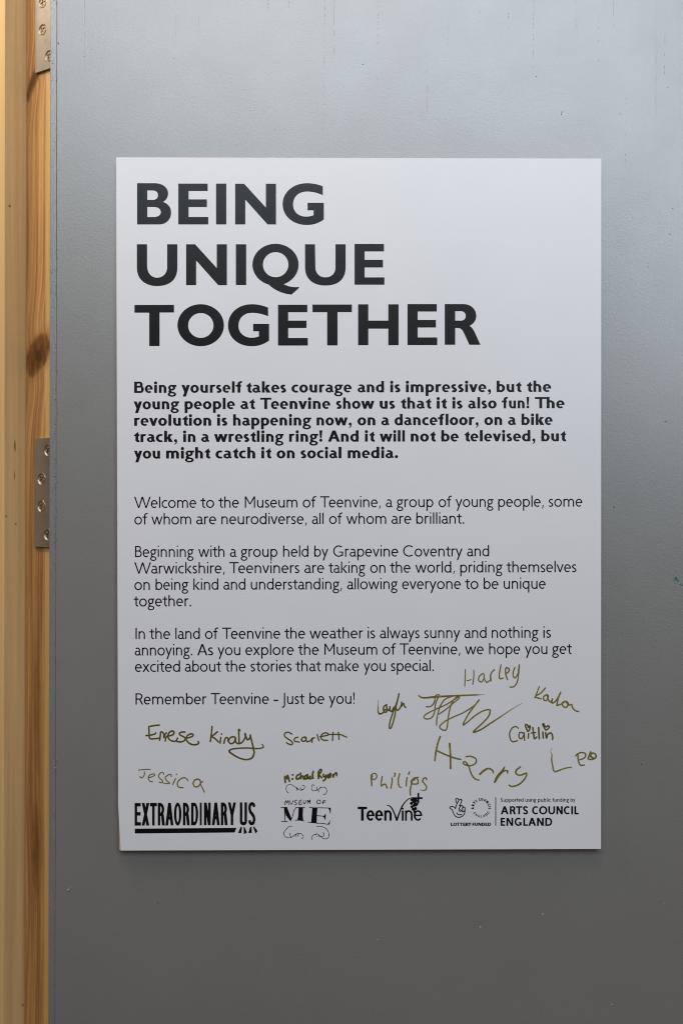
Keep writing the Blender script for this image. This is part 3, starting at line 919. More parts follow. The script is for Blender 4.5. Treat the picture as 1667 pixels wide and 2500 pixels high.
# ink widths and side bearings of the two weights
LW = dict(a=15.9, b=17.3, c=14.6, d=17.3, e=17.0, f=13.4, g=16.6, h=15.9, i=2.9, k=16.4, l=2.9, m=26.8, n=15.9, o=19.2, p=17.3, q=17.3, r=10.4, s=11.8, t=12.0, u=15.9, v=17.4, w=28.2, x=17.4, y=17.6)
LW.update({',': 4.2, '.': 3.8, '!': 3.4, '-': 10.8, 'W': 41.4, 'M': 25.8, 'T': 22.8, 'B': 17.2, 'G': 24.6, 'C': 25.2, 'I': 2.9, 'A': 22.4, 'R': 19.0, 'J': 8.4})
BW = dict(a=19.4, b=20.0, c=17.0, d=20.0, e=19.2, f=16.4, g=20.6, h=18.4, i=6.6, k=20.6, l=6.6, m=30.2, n=18.4, o=20.8, p=20.0, q=20.0, r=14.0, s=14.0, t=14.4, u=18.4, v=20.6, w=32.8, x=20.0, y=20.6)
BW.update({',': 7.4, '.': 7.6, '!': 7.6, '-': 10, 'B': 23.4, 'T': 26.6, 'A': 28.6})
def bear(ch, bold):
    a, b = 2.3, 2.3                                      # straight stems
    if ch in 'oO': a, b = 1.1, 1.1
    elif ch in 'ecdqgCGa': a = 1.1
    if ch in 'bpeB': b = 1.1
    if ch in 'c': b = .4
    if ch in 'vwyxWA': a, b = .0, .0
    if ch in 'ks': b = .3
    if ch == 's': a, b = .9, .9
    if ch == 'r': b = -.1
    if ch in 'ft': a, b = .2, .1
    if ch == 'T': a, b = .2, -2.2
    if ch == 'W': b = -1.0
    if ch == 'a': b = .6
    if ch == 'g': b = .2
    if ch in ',.': a, b = 2.2, 1
    if ch == 'R': b = 0
    if ch == 'J': a, b = 0, 2.2
    if ch == '!': a, b = 2.4, 2
    if bold:
        a, b = a * 1.0 + .0, b * 1.0 + .0
    return a, b
FIT = []
def word(ink, text, x0, x1, yb, bold, v, h, sc=1.0, table=None):
    tb = table or (BW if bold else LW)
    pos, x = [], 0.0
    for i, ch in enumerate(text):
        a, b = bear(ch, bold)
        if i: x += a
        pos.append(x); x += tb[ch]
        if i < len(text) - 1: x += b
    k = (x1 - x0) / x
    FIT.append((text, round(k / sc, 3)))
    for ch, p in zip(text, pos):
        w = tb[ch]
        pieces = caps(ch, w, CAP, v, h) if ch.isupper() else lower(ch, w, v, h)
        draw(ink, pieces, lambda q, p=p: (x0 + (p + q[0]) * k, yb(x0 + (p + q[0]) * k) - q[1] * sc))

def block(name, lines, ox, oy, s, left_x, right_ox, bold, v, h, label=None):
    ink = Ink()
    for (y0, y1, words) in lines:                        # baseline heights at the sheet's left and right
        yb = lambda x, y0=y0, y1=y1: y0 + (y1 - y0) * (x - 330.0) / 1070.0
        for w in words:
            t, a, b = w
            fx = lambda q: (320 + q / s) if q < 3000 else (right_ox + (q - 10000) / s)
            word(ink, t, fx(a), fx(b), yb, bold, v, h)
    o = ink.build(name, M_ink, sign)
    if label: o['label'] = label
r = lambda q: 10000 + q
block("intro_paragraph", [
 (959.3, 956.6, [("Being", 24, 323), ("yourself", 358, 790), ("takes", 813, 1100), ("courage", 1137, r(24)), ("and", r(66), r(253)), ("is", r(297), r(369)), ("impressive,", r(408), r(1010)), ("but", r(1050), r(1225)), ("the", r(1258), r(1436))]),
 (999.3, 996.6, [("young", 20, 342), ("people", 381, 737), ("at", 776, 878), ("Teenvine", 915, 1412), ("show", 1452, r(185)), ("us", r(222), r(331)), ("that", r(367), r(587)), ("it", r(626), r(697)), ("is", r(737), r(809)), ("also", r(848), r(1050)), ("fun!", r(1087), r(1281)), ("The", r(1321), r(1531))]),
 (1039.6, 1037.2, [("revolution", 24, 569), ("is", 611, 684), ("happening", 724, 1277), ("now,", 1315, r(24)), ("on", r(65), r(192)), ("a", r(233), r(290)), ("dancefloor,", r(327), r(922)), ("on", r(963), r(1089)), ("a", r(1130), r(1187)), ("bike", r(1226), r(1446))]),
 (1079.3, 1077.2, [("track,", 18, 328), ("in", 371, 458), ("a", 498, 555), ("wrestling", 589, 1082), ("ring!", 1120, 1356), ("And", 1395, r(73)), ("it", r(118), r(187)), ("will", r(222), r(400)), ("not", r(442), r(618)), ("be", r(658), r(781)), ("televised,", r(818), r(1324)), ("but", r(1366), r(1541))]),
 (1119.6, 1117.6, [("you", 22, 207), ("might", 250, 562), ("catch", 599, 881), ("it", 924, 994), ("on", 1032, 1160), ("social", 1201, 1490), ("media.", 1535, r(352))]),
], 320, 920, 2.9037, 320, 850, True, 6.8, 4.7, "bold five line paragraph under the heading")
VL, HL = 3.3, 3.0
block("text_paragraph", [
 (1240.3, 1237.0, [("Welcome", 22, 447), ("to", 476, 569), ("the", 598, 738), ("Museum", 778, 1137), ("of", 1173, 1267), ("Teenvine,", 1292, r(165)), ("a", r(200), r(244)), ("group", r(275), r(525)), ("of", r(560), r(652)), ("young", r(676), r(935)), ("people,", r(967), r(1278)), ("some", r(1311), r(1542))]),
 (1280.5, 1277.8, [("of", 24, 117), ("whom", 140, 412), ("are", 446, 583), ("neurodiverse,", 618, 1201), ("all", 1236, 1315), ("of", 1353, 1446), ("whom", 1470, r(203)), ("are", r(238), r(374)), ("brilliant.", r(408), r(735))]),
], 320, 1200, 2.8, 320, 870, False, VL, HL)
block("text_paragraph", [
 (1360.2, 1357.8, [("Beginning", 29, 430), ("with", 460, 640), ("a", 676, 720), ("group", 751, 1001), ("held", 1039, 1212), ("by", 1252, 1348), ("Grapevine", 1381, r(285)), ("Coventry", r(318), r(724)), ("and", r(754), r(905))]),
 (1400.5, 1396.8, [("Warwickshire,", 23, 641), ("Teenviners", 672, 1151), ("are", 1184, 1320), ("taking", 1349, r(60)), ("on", r(93), r(198)), ("the", r(228), r(369)), ("world,", r(401), r(671)), ("priding", r(708), r(997)), ("themselves", r(1023), r(1502))]),
 (1440.4, 1437.2, [("on", 24, 130), ("being", 169, 393), ("kind", 427, 597), ("and", 632, 782), ("understanding,", 819, 1442), ("allowing", 1476, r(281)), ("everyone", r(311), r(712)), ("to", r(740), r(832)), ("be", r(868), r(969)), ("unique", r(1004), r(1291))]),
 (1480.5, 1478.0, [("together.", 20, 412)]),
], 320, 1320, 2.8, 320, 870, False, VL, HL)
block("text_paragraph", [
 (1560.4, 1556.8, [("In", 32, 97), ("the", 127, 269), ("land", 304, 471), ("of", 506, 599), ("Teenvine", 623, 1020), ("the", 1048, 1190), ("weather", 1219, r(47)), ("is", r(76), r(128)), ("always", r(160), r(431)), ("sunny", r(462), r(708)), ("and", r(737), r(887)), ("nothing", r(923), r(1242)), ("is", r(1275), r(1328))]),
 (1600.4, 1596.6, [("annoying.", 26, 420), ("As", 453, 563), ("you", 592, 747), ("explore", 782, 1113), ("the", 1141, 1283), ("Museum", 1321, r(142)), ("of", r(178), r(271)), ("Teenvine,", r(295), r(709)), ("we", r(740), r(868)), ("hope", r(905), r(1117)), ("you", r(1149), r(1303)), ("get", r(1336), r(1469))]),
 (1640.4, 1637.0, [("excited", 28, 336), ("about", 369, 616), ("the", 642, 784), ("stories", 816, 1098), ("that", 1124, 1297), ("make", 1328, r(16)), ("you", r(48), r(200)), ("special.", r(234), r(528))]),
], 320, 1520, 2.8, 320, 870, False, VL, HL)
block("text_paragraph", [
 (1720.0, 1716.5, [("Remember", 32, 518), ("Teenvine", 545, 943), ("-", 975, 1006), ("Just", 1031, 1184), ("be", 1219, 1321), ("you!", 1351, 1527)]),
], 320, 1520, 2.8, 320, 870, False, VL, HL)

# ---------------- logos along the foot of the sheet
def cap_row(ink, letters, ox, oy, s, top, base, v, h):
    """letters: (char, left, right) in enlarged coordinates; top/base functions of x"""
    for (ch, a, b) in letters:
        w = (b - a) / s
        m = (a + b) / 2
        Cc = (base(m) - top(m)) / s
        vv = min(v, w) if ch == 'I' else v
        draw(ink, caps(ch, w, Cc, w if ch == 'I' else v, h), lambda q: (ox + a / s + q[0], oy + base(m) / s - q[1]))
logo = Ink()
cap_row(logo, [('E', 45, 121), ('X', 130, 222), ('T', 228, 312), ('R', 322, 408), ('A', 413, 510), ('O', 515, 605), ('R', 622, 705), ('D', 720, 805), ('I', 823, 848), ('N', 873, 955), ('A', 968, 1063), ('R', 1075, 1157), ('Y', 1160, 1257), ('U', 1302, 1388), ('S', 1402, 1490)],
        320, 1930, 4.9, lambda x: 149 - 9 * (x - 45) / 1445, lambda x: 420 - 8 * (x - 45) / 1445, 6.2, 8.6)
lg = logo.build("logo", M_ink, sign); lg['label'] = "logo of condensed bold capitals over a thick black bar"
bar = Ink()
T49 = lambda p: (320 + p[0] / 4.9, 1930 + p[1] / 4.9)
bar.poly([[(47, 456), (1262, 446), (1240, 502), (47, 514)]], T49)
bar.build("underline_bar", M_ink, lg)
feet = Ink()
for pl in ([(1312, 434), (1329, 436), (1320, 509), (1280, 508)], [(1347, 438), (1362, 440), (1388, 503), (1350, 524)], [(1426, 434), (1443, 434), (1445, 508), (1403, 508)], [(1460, 433), (1475, 431), (1515, 485), (1489, 515)]):
    feet.poly([pl], T49)
feet.build("dancing_feet", M_ink, lg)

# hand-lettered logo
T98 = lambda p: (670 + p[0] / 9.8, 1900 + p[1] / 9.8)
ml = Ink()
def hs(ink, pts, w=17, T=T98, s=9.8, **k): ink.stroke([T(p) for p in pts], [q / s for q in w] if isinstance(w, list) else w / s, **k)
for pl in ([(258,640),(255,590),(268,540),(280,545),(297,590),(318,545),(333,530),(338,575),(342,628)], [(372,540),(380,590),(398,622),(425,600),(440,560),(455,535)],
           [(538,522),(505,530),(484,560),(505,580),(530,600),(525,625),(500,637),(480,630)], [(600,525),(593,580),(592,630),(625,628),(660,612)], [(598,528),(655,520)], [(600,575),(645,565)],
           [(697,535),(695,580),(715,610),(740,590),(752,535)], [(795,605),(797,525),(810,540),(822,570),(835,545),(852,515),(850,560),(852,605)],
           [(1040,520),(1015,560),(1025,600),(1060,610),(1095,590),(1100,545),(1075,522),(1030,522)], [(1170,525),(1165,565),(1158,608)], [(1172,530),(1195,538),(1220,537)], [(1150,580),(1180,568),(1218,570)]):
    hs(ml, pl, 19)
mm = ml.build("logo", M_ink, sign); mm['label'] = "hand lettered logo with two big serif capitals between scrolls"
big = Ink()
for pl in ([(228,695),(300,688),(405,950),(388,1035),(275,890),(262,815),(262,1020),(250,1020),(246,820)],
           [(578,700),(686,698),(678,880),(690,1018),(545,1008),(570,900)],
           [(905,705),(1028,705),(1015,890),(1010,1080),(875,1068),(890,900)],
           [(1230,705),(1345,708),(1350,740),(1342,845),(1328,845),(1315,770),(1290,725)],
           [(1140,905),(1185,895),(1216,852),(1232,858),(1218,995),(1206,992),(1190,945)],
           [(1220,1090),(1285,1085),(1308,1050),(1312,1002),(1328,1010),(1326,1080),(1308,1110),(1250,1108)]):
    big.poly([[T98(p) for p in pl]])
for pl in ([(155,704),(300,694)], [(235,700),(248,850),(255,1030)], [(165,1027),(310,1036)], [(388,1020),(440,890),(465,780),(520,700)], [(515,700),(722,698)], [(497,1003),(600,1005),(715,1022)],
           [(832,690),(905,704),(1060,706),(1200,709),(1330,712)], [(798,1048),(875,1056)], [(1015,893),(1080,900),(1160,906)], [(1010,1078),(1120,1076),(1230,1094)]):
    hs(big, pl, 18)
big.build("big_initials", M_ink, mm)
for pls in ([[(340,352),(300,320),(278,240),(305,175),(370,143),(430,165),(500,215),(570,265),(640,285),(700,262),(722,210),(705,168),(665,187)], [(540,218),(565,265),(535,260),(527,300)], [(608,225),(640,262),(680,270)]],
            [[(955,185),(925,155),(895,170),(888,230),(900,285),(960,300),(1040,270),(1110,225),(1190,215),(1240,260),(1252,320),(1220,378),(1168,388)], [(1020,212),(1010,255),(1000,290)], [(1098,208),(1080,250),(1030,275),(1055,295),(1062,330)]],
            [[(425,1148),(375,1145),(310,1190),(250,1260),(222,1330),(260,1395),(330,1425),(410,1410),(470,1365),(540,1325),(620,1318),(672,1350),(692,1405),(648,1447)], [(382,1308),(368,1340),(385,1385),(405,1408)], [(525,1335),(512,1370),(498,1398)], [(585,1322),(565,1360),(548,1395)]],
            [[(1015,1155),(1090,1148),(1170,1170),(1250,1220),(1298,1310),(1295,1410),(1230,1448),(1160,1438),(1105,1395),(1050,1345),(1000,1330),(935,1360),(890,1410),(900,1465)], [(1148,1300),(1185,1325),(1178,1375),(1130,1395),(1095,1385)], [(1020,1385),(1026,1400)], [(1055,1350),(1080,1405)], [(985,1345),(1000,1352)]]):
    fl_i = Ink()
    for pl in pls: hs(fl_i, pl, 15)
    fl_i.build("scroll_flourish", M_ink, mm)

# vine logo
T78 = lambda p: (860 + p[0] / 7.84, 1870 + p[1] / 7.84)
vi = Ink()
def vpoly(pl): vi.poly([[T78(p) for p in bez(pl)]])
vpoly([(102,780),(280,780),(280,828),(218,828),(218,1048),(165,1048),(165,828),(102,828)])
def vine_e(x0, x1, v, h):
    cx = (x0 + x1) / 2; y0, y1 = 845, 1050
    L, Q = [], []
    for i in range(33):
        a = R(0 - 320 * i / 32)
        L.append(T78((cx + (x1 - x0) / 2 * math.cos(a), (y0 + y1) / 2 + (y1 - y0) / 2 * math.sin(a))))
        Q.append(T78((cx + ((x1 - x0) / 2 - v) * math.cos(a), (y0 + y1) / 2 + ((y1 - y0) / 2 - h) * math.sin(a))))
    vi.strip(L, Q)
    vpoly([(x0 + v * .6, 930), (x1 - 1, 930), (x1 - 1, 960), (x0 + v * .6, 960)])
vine_e(268, 424, 50, 40); vine_e(432, 588, 50, 40); vine_e(1170, 1335, 38, 32)
def vine_n(x0, x1, v, h):
    vpoly([(x0, 850), (x0 + v, 850), (x0 + v, 1048), (x0, 1048)]); vpoly([(x1 - v, 925), (x1, 925), (x1, 1048), (x1 - v, 1048)])
    cx, rx, ry, cy = (x0 + x1) / 2, (x1 - x0) / 2, 83, 928
    L = [T78((cx + rx * math.cos(R(a)), cy - ry * math.sin(R(a)))) for a in range(0, 165, 9)]
    Q = [T78((cx + (rx - v) * math.cos(R(a)), cy - (ry - h) * math.sin(R(a)))) for a in range(0, 165, 9)]
    vi.strip(L, Q)
vine_n(608, 752, 44, 42); vine_n(1005, 1152, 36, 34)
vpoly([(943,852),(980,852),(980,1048),(943,1048)]); vi.poly([[T78(p) for p in ell(962, 818, 19, 20, 16)]])
vpoly([(655,750),C(690,738,740,760,770,810),C(800,860,825,930,850,985),C(880,900,915,800,955,740),C(1010,660,1070,600,1160,598),(1160,612),C(1090,615,1030,670,985,740),C(935,820,900,930,866,1050),(832,1050),C(810,960,780,880,745,820),C(720,780,690,760,655,758)])
vl = vi.build("logo", M_ink, sign); vl['label'] = "logo word with a vine curling up to a grape bunch"
gr = Ink()
for pl in ([(1243,515),(1278,515),(1278,712),(1243,712)], [(1150,598),(1340,598),(1340,634),(1150,634)]):
    gr.poly([[T78(p) for p in pl]])
gr.build("plus_sign", M_ink, vl)
gb = Ink()
for (x, y, q) in ((1135,645,24),(1175,632,24),(1215,628,20),(1128,715,27),(1165,680,24),(1205,670,24),(1240,665,20),(1195,715,26),(1232,725,26),(1180,755,26),(1138,780,25),(1160,825,25),(1205,815,27),(1182,862,20),(1185,890,14),(1218,750,22)):
    gb.poly([[T78(p) for p in ell(x, y, q * 1.14, q * 1.14, 14)]])
gb.build("grape_bunch", M_ink, vl)

# funding logo
T112 = lambda p: (1080 + p[0] / 11.2, 1935 + p[1] / 11.2)
def fs(ink, pts, w=27): ink.stroke([T112(p) for p in pts], w / 11.2)
hd = Ink()
for pl in ([(350,440),(365,370),(395,300),(430,235),(455,195),(485,180),(515,195),(515,235),(495,290),(475,335)], [(385,285),(362,230),(358,185),(380,155),(410,160),(435,195)],
           [(350,430),(310,395),(260,380),(210,390),(192,415),(215,440),(255,465),(280,520),(305,585),(345,640),(400,670),(450,675),(520,655),(575,605),(605,540),(608,480),(610,430),(600,405)],
           [(455,358),(475,340),(500,355),(530,355),(550,385),(540,430),(520,480),(490,510),(455,500),(445,460),(455,420),(480,375),(505,358)],
           [(545,430),(565,400),(590,395),(608,420),(605,470),(585,510),(550,525),(522,505)], [(385,550),(410,585),(450,605),(510,598)]):
    fs(hd, pl)
for (x, y, q) in ((483, 468, 15), (550, 488, 14), (541, 206, 11)):
    hd.poly([[T112(p) for p in ell(x, y, q, q, 12)]])
fl_root = Ink()
T448 = lambda p: (1080 + p[0] / 4.48, 1930 + p[1] / 4.48)
cap_row(fl_root, [('A', 634, 720), ('R', 733, 800), ('T', 800, 870), ('S', 876, 934), ('C', 976, 1045), ('O', 1052, 1143), ('U', 1153, 1228), ('N', 1242, 1312), ('C', 1322, 1390), ('I', 1404, 1424), ('L', 1438, 1487)],
        1080, 1930, 4.48, lambda x: 171, lambda x: 260, 4.4, 3.7)
cap_row(fl_root, [('E', 633, 682), ('N', 696, 770), ('G', 785, 862), ('L', 880, 930), ('A', 934, 1020), ('N', 1030, 1104), ('D', 1120, 1197)],
        1080, 1930, 4.48, lambda x: 298, lambda x: 386, 4.4, 3.7)
fr = fl_root.build("logo", M_ink, sign); fr['label'] = "funding logo with crossed fingers hand and ring of letters"
hd.build("crossed_fingers_hand", M_ink, fr)
rg = Ink()
def ring_text(text, angs, outward, size, v, h, wd):
    cx, cy = 1051, 416
    for ch, a in zip(text, angs):
        w = wd.get(ch, .62) * size
        ar = R(a)
        rad = 196 if outward else 266
        bx, by = cx + rad * math.cos(ar), cy - rad * math.sin(ar)
        up = Vector((math.cos(ar), -math.sin(ar))) if outward else Vector((-math.cos(ar), math.sin(ar)))
        rt = Vector((-up.y, up.x))
        draw(rg, caps(ch, w, size, min(v, w) if ch != 'I' else v, h), lambda q: T112((bx + rt.x * (q[0] - w / 2) + up.x * q[1], by + rt.y * (q[0] - w / 2) + up.y * q[1])))
WD = dict(A=.80, R=.72, T=.75, S=.66, C=.78, O=.90, U=.80, N=.82, I=.28, L=.55, E=.60, G=.85, D=.80)
ring_text("ARTSCOUNCIL", [183, 162, 143, 126, 101, 84, 63, 43, 22, 8, -6], True, 72, 23, 19, WD)
ring_text("ENGLAND", [218, 237, 256, 272, 289, 307, 326], False, 68, 14, 13, WD)
rg.build("lettering_ring", M_ink, fr)
lf = Ink()
cap_row(lf, [('L', 220, 290), ('O', 287, 385), ('T', 380, 470), ('T', 460, 550), ('E', 555, 625), ('R', 628, 705), ('Y', 695, 782), ('F', 808, 872), ('U', 872, 955), ('N', 968, 1058), ('D', 1068, 1150), ('E', 1160, 1222), ('D', 1232, 1320)],
        1080, 1935, 11.2, lambda x: 822, lambda x: 912, 2.5, 1.9)
lf.build("funded_line", M_ink, fr)
dl = Ink(); dl.poly([[T448(p) for p in ((574.5, 74), (584.5, 74), (584.5, 385), (574.5, 385))]]); dl.build("divider_line", M_ink, fr)
sp = Ink()
SW = dict(LW); SW.update({'S': 15.5, 'i': 3.0, 'f': 11.5, 'r': 10.0})
for t, a, b in (("Supported", 634, 882), ("using", 902, 1022), ("public", 1040, 1180), ("funding", 1198, 1378), ("by", 1396, 1448)):
    word(sp, t, 1080 + a / 4.48, 1080 + b / 4.48, lambda x: 1930 + 122 / 4.48, False, 4.45, 3.9, sc=(122 - 80) / 4.48 / CAP, table=SW)
sp.build("funding_line", M_ink, fr)

# ---------------- signatures in gold marker
def sig(ox, oy, s, strokes, m, label, thin=None):
    ink = Ink(0.00010)
    T = lambda p: (ox + p[0] / s, oy + p[1] / s)
    for st in strokes:
        pts, w = st
        ws = [q / s for q in w] if isinstance(w, list) else w / s
        ink.stroke([T(p) for p in pts], ws)
    o = ink.build("signature", m, sign); o['label'] = label
    if thin:
        i2 = Ink(0.00016)
        for pts, w in thin:
            i2.stroke([T(p) for p in pts], [q / s for q in w] if isinstance(w, list) else w / s)
        i2.build("faded_stroke", M_gold_thin, o)
    return o
W1 = 17
sig(320, 1740, 4.3556, [
 ([(302,131),(250,136),(200,146),(192,152),(194,210),(197,262),(210,276),(250,276),(300,270)], W1), ([(162,243),(210,238),(255,225),(266,213)], W1),
 ([(306,292),(312,250),(318,205),(340,210),(352,240),(352,268),(366,225),(380,215)], W1), ([(365,300),(375,260),(392,245),(425,242),(455,225),(455,200),(430,195),(405,215),(395,250),(410,285),(450,303),(480,298),(497,270)], W1),
 ([(575,205),(540,205),(515,220),(530,240),(570,262),(575,290),(540,308),(500,308),(485,302)], W1),
 ([(580,270),(625,262),(660,245),(655,226),(625,228),(595,250),(590,285),(615,320),(660,340),(705,335),(722,318),(714,305)], W1)],
 M_gold_dark, "signature of a first name with a hooked tail above the smallest corner signature")
sig(320, 1740, 4.3556, [
 ([(863,145),(856,220),(844,305)], W1), ([(920,202),(880,235),(862,255),(895,275),(930,310)], W1), ([(955,262),(948,322)], W1), ([(963,226),(964,227)], 18),
 ([(988,325),(1002,275),(1020,262),(1035,285),(1030,300)], W1), ([(1100,255),(1060,262),(1040,300),(1060,328),(1095,315),(1108,275),(1110,260),(1115,310),(1135,328)], W1),
 ([(1160,190),(1145,178),(1148,250),(1150,330)], W1), ([(1150,330),(1185,310),(1215,260),(1212,215),(1225,260),(1240,288),(1265,265),(1270,238)], W1),
 ([(1268,235),(1280,290),(1300,370),(1308,430),(1285,480),(1225,498),(1150,480),(1080,440),(1045,410),(1070,388),(1150,377),(1250,375),(1350,380),(1405,368),(1402,345),(1388,332)], [17,18,19,20,19,17,17,19,20,16,15,15,15,14,12,9])],
 M_gold_dark, "signature with a long looped underline below its last letter")
sig(320, 1740, 4.3556, [
 ([(84,610),(140,603),(206,602)], 10), ([(143,628),(145,655),(130,682),(108,692),(97,678)], 11), ([(195,690),(230,678),(255,662),(245,650),(205,660),(185,690),(200,725),(230,734)], 11),
 ([(352,655),(340,632),(315,640),(295,668),(305,695),(335,720),(335,742),(300,738)], 11), ([(430,680),(425,655),(395,662),(365,690),(385,725),(412,745),(400,752),(350,750)], 11),
 ([(475,700),(460,730),(446,763)], 12), ([(484,653),(487,656)], 13), ([(608,725),(590,700),(560,690),(520,710),(495,745),(500,780),(525,795),(554,795)], 13),
 ([(700,705),(675,720),(662,755),(680,785),(710,785),(735,760),(738,725),(715,705),(700,708)], 14), ([(765,730),(740,752),(760,800),(782,843)], 12)],
 M_gold, "thin widely spaced signature at lower left, sloping down")
sig(660, 1740, 7.127, [
 ([(376,372),(330,345),(285,340),(248,365),(250,410),(300,450),(355,485),(385,520),(380,550),(340,552),(282,522)], 24), ([(480,425),(440,435),(415,465),(430,498),(505,508)], 23),
 ([(600,420),(560,435),(540,470),(565,495),(610,485),(625,440),(610,425),(625,480),(640,505)], 25), ([(640,505),(690,490),(715,460),(735,440),(768,435)], 25), ([(735,440),(722,515)], 25),
 ([(816,380),(830,440),(848,488)], 23), ([(862,415),(930,405),(1005,385),(990,355),(940,352),(890,385),(880,440),(920,475),(995,478)], 24),
 ([(1025,378),(1120,375),(1220,380),(1280,405),(1328,425)], 22), ([(1088,338),(1085,400),(1080,482)], 22), ([(1183,338),(1188,400),(1192,465)], 22)],
 M_gold_dark, "signature ending in a double t crossed by one long bar")
sig(660, 1740, 7.127, [
 ([(262,1210),(252,1150),(256,1105),(290,1150),(300,1085),(318,1140),(332,1190)], 31), ([(388,1080),(389,1081)], 36), ([(384,1150),(385,1151)], 36),
 ([(495,1075),(460,1100),(452,1145),(490,1150),(520,1120)], 31), ([(525,1050),(530,1110),(528,1150),(545,1105),(570,1105),(580,1150),(600,1145)], 31), ([(640,1080),(600,1110),(610,1150),(645,1130),(648,1075),(645,1130),(660,1145)], 33),
 ([(700,1105),(675,1130),(690,1150),(725,1135)], 30), ([(745,1020),(735,1080),(742,1140)], 32),
 ([(845,1030),(835,1090),(838,1140)], 32), ([(830,1040),(870,985),(890,1000),(875,1040),(845,1075),(895,1130)], 29), ([(925,1070),(920,1105),(950,1115),(970,1080),(960,1150),(920,1185)], 30),
 ([(1010,1075),(995,1110),(1015,1130),(1045,1050),(1042,1120)], 32), ([(1085,1075),(1090,1120),(1120,1060),(1150,1045),(1152,1095)], 28)],
 M_gold_dark, "small thick marker signature just above the hand lettered logo")
sig(880, 1670, 3.824, [
 ([(162,200),(163,250),(175,277),(205,270),(230,235)], [6,11,16,14,12]), ([(242,190),(215,215),(218,255),(238,262),(245,225),(240,195),(252,245),(270,235),(275,205),(272,240),(290,255),(310,215)], 14),
 ([(312,215),(325,250),(310,330),(290,395),(275,415),(268,400),(275,350),(300,270),(330,190),(352,120),(358,85),(345,150),(330,220),(345,245),(365,225)], 13),
 ([(368,225),(380,190),(385,162),(378,210),(400,180),(408,205),(420,218)], 13)],
 M_gold_dark, "cramped dark signature left of the big scribble", thin=[([(165,148),(163,175),(161,205)], [4,5,7])])
sig(880, 1670, 3.824, [
 ([(543,106),(560,122),(600,128),(680,121),(780,114),(900,108),(1020,103),(1100,100)], [12,14,16,18,17,16,14,11]),
 ([(612,210),(640,212),(670,195),(690,160),(695,120),(712,100),(735,105),(715,140),(695,200),(690,260),(660,315),(610,325),(590,305),(620,275),(700,235),(800,190),(880,140),(935,103)], 12),
 ([(708,382),(710,330),(722,270),(745,200),(790,140),(870,108)], 12), ([(732,280),(790,240),(860,180),(920,130),(905,115),(860,160),(830,240),(815,330),(805,410),(785,432),(745,415),(740,390),(790,345),(870,305),(960,265),(1040,215),(1085,175),(1105,147)], 12),
 ([(1105,147),(1060,205),(1000,290),(955,378),(990,360),(1060,300),(1130,255),(1190,238),(1208,250),(1190,305),(1130,370),(1050,447),(1120,425),(1220,360),(1320,295)], [14,13,13,13,13,13,13,14,15,14,14,15,15,14,12])],
 M_gold, "large zigzag scribble under a long horizontal bar",
 thin=[([(1090,101),(1155,97)], [9,3]), ([(1310,301),(1400,240),(1510,175)], [12,9,3])])
sig(1050, 1610, 3.6465, [
 ([(312,90),(309,160),(306,236)], 10), ([(325,187),(342,185),(360,178)], 9), ([(386,95),(386,150),(377,222)], 10), ([(470,122),(435,150),(430,185),(455,200),(475,170),(478,130),(480,170),(500,203),(522,190)], 11),
 ([(535,190),(535,145),(545,115),(568,90)], 12), ([(535,140),(540,190)], 11), ([(628,48),(618,100),(612,150),(622,172),(645,165)], 12), ([(672,125),(695,110),(700,85),(675,72),(668,100),(672,140),(685,178)], 13),
 ([(752,70),(737,110),(738,150),(755,162),(780,120),(790,45),(785,120),(775,190),(755,230),(730,245),(708,245)], 12)],
 M_gold, "topmost signature, beside the end of the last long paragraph")
sig(1050, 1610, 3.6465, [
 ([(968,240),(950,290),(928,342)], 11), ([(1022,253),(980,300),(932,330),(985,350)], 12), ([(1035,312),(1008,330),(1010,360),(1035,362),(1048,330),(1040,315),(1050,360),(1070,378),(1085,350)], 13),
 ([(1085,350),(1080,385),(1110,375),(1145,320),(1160,288),(1135,350),(1125,410)], 14), ([(1128,410),(1165,395),(1200,370),(1175,385),(1180,415),(1210,425),(1225,390),(1205,372),(1230,405),(1255,400),(1265,430),(1290,455),(1318,463)], 13)],
 M_gold, "signature sloping down near the right edge, above the one dotted with hearts")
sig(1050, 1610, 3.6465, [
 ([(782,612),(760,597),(728,610),(705,655),(712,710),(735,732),(775,722)], 11), ([(830,655),(795,650),(788,690),(810,705),(832,670),(832,650),(838,718)], 12), ([(873,660),(870,700)], 14),
 ([(880,605),(855,578),(845,590),(868,640),(885,612),(885,590),(868,605)], 14), ([(910,605),(918,660),(925,705),(945,690)], 14), ([(895,655),(935,650)], 12), ([(962,605),(968,705)], 15), ([(1000,645),(1003,700)], 14),
 ([(1012,605),(998,580),(1008,572),(1025,600),(1045,590),(1058,600),(1030,628),(1010,605)], 13), ([(1025,650),(1032,700),(1045,665),(1075,655),(1088,690),(1085,712)], 14)],
 M_gold_dark, "signature with its letters dotted by little hearts")
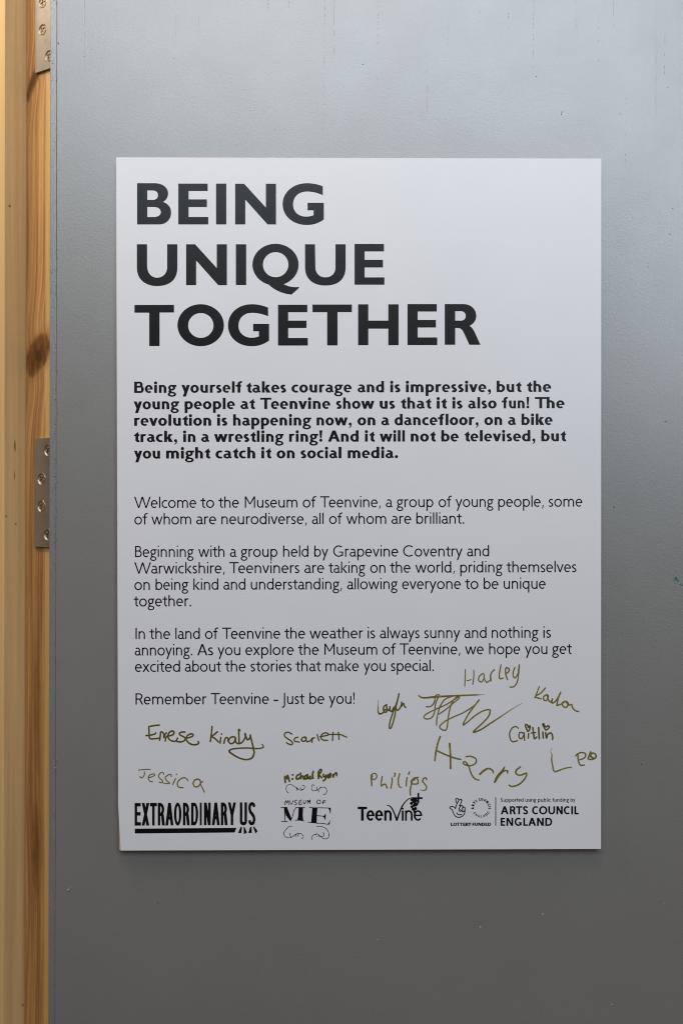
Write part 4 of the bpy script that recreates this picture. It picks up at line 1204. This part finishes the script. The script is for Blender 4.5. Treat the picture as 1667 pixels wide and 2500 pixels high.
sig(1050, 1610, 3.6465, [
 ([(88,685),(68,740),(50,820),(40,900)], 15), ([(60,812),(120,840),(200,872),(270,890)], 14), ([(172,748),(178,850),(180,970)], 16),
 ([(318,865),(360,862),(405,885),(400,925),(355,945),(305,935),(292,918),(310,910),(340,950),(365,1020),(395,1060),(432,1074)], 13), ([(440,1022),(475,990),(515,970),(550,985),(560,1008)], [16,20,16,15,13]),
 ([(572,1092),(600,1040),(640,990),(660,958)], [18,26,18,12]), ([(600,1045),(650,995),(685,990),(685,1010)], [14,13,14,14]), ([(800,956),(765,985),(762,1015),(800,1030),(855,1012),(840,1060),(790,1110),(730,1130),(700,1118)], 14)],
 M_gold, "largest letters of all, stepping down towards the foot of the sheet")
sig(1050, 1610, 3.6465, [
 ([(1083,850),(1078,890),(1088,950),(1095,985),(1112,998),(1150,985),(1200,968),(1258,958)], [9,12,13,13,14,13,12,9]), ([(1320,895),(1370,875),(1380,840),(1345,828),(1310,840),(1290,860),(1310,845),(1315,900),(1335,940),(1368,940)], 13),
 ([(1425,822),(1410,860),(1405,885),(1440,888),(1472,870),(1465,840),(1435,835),(1425,860),(1455,880)], 15)],
 M_gold, "short three letter signature ending at the right edge of the sheet", thin=[([(1080,785),(1070,820),(1084,855)], [3,5,9])])
sig(860, 1870, 7.84, [
 ([(362,180),(365,280),(372,375)], 29), ([(355,230),(360,175),(415,140),(460,165),(462,220),(420,258),(380,245)], 24), ([(368,190),(375,205)], 40), ([(570,200),(555,290),(550,380),(590,355),(630,350),(650,385),(665,420)], 27),
 ([(760,230),(755,320),(735,425)], 26), ([(805,140),(820,142),(802,200)], 26), ([(905,145),(880,240),(880,340),(905,400),(950,412)], [27,26,26,22,9]), ([(1045,220),(1033,300),(1032,380)], 25), ([(1090,115),(1075,155)], 30),
 ([(1255,215),(1180,230),(1130,280),(1130,330),(1170,345),(1250,335),(1250,270),(1225,230)], 25), ([(1150,270),(1190,250)], 40), ([(1140,300),(1120,380),(1105,470),(1108,555)], 29), ([(1420,260),(1405,225),(1365,235),(1340,290),(1375,335),(1415,390),(1405,450),(1360,465),(1298,455)], [27,25,25,25,25,25,25,18,9])],
 M_gold, "upright signature whose letter tail touches the vine logo")
bad = [f for f in FIT if abs(f[1] - 1) > 0.06]
print("FIT mean", sum(f[1] for f in FIT) / len(FIT), bad)
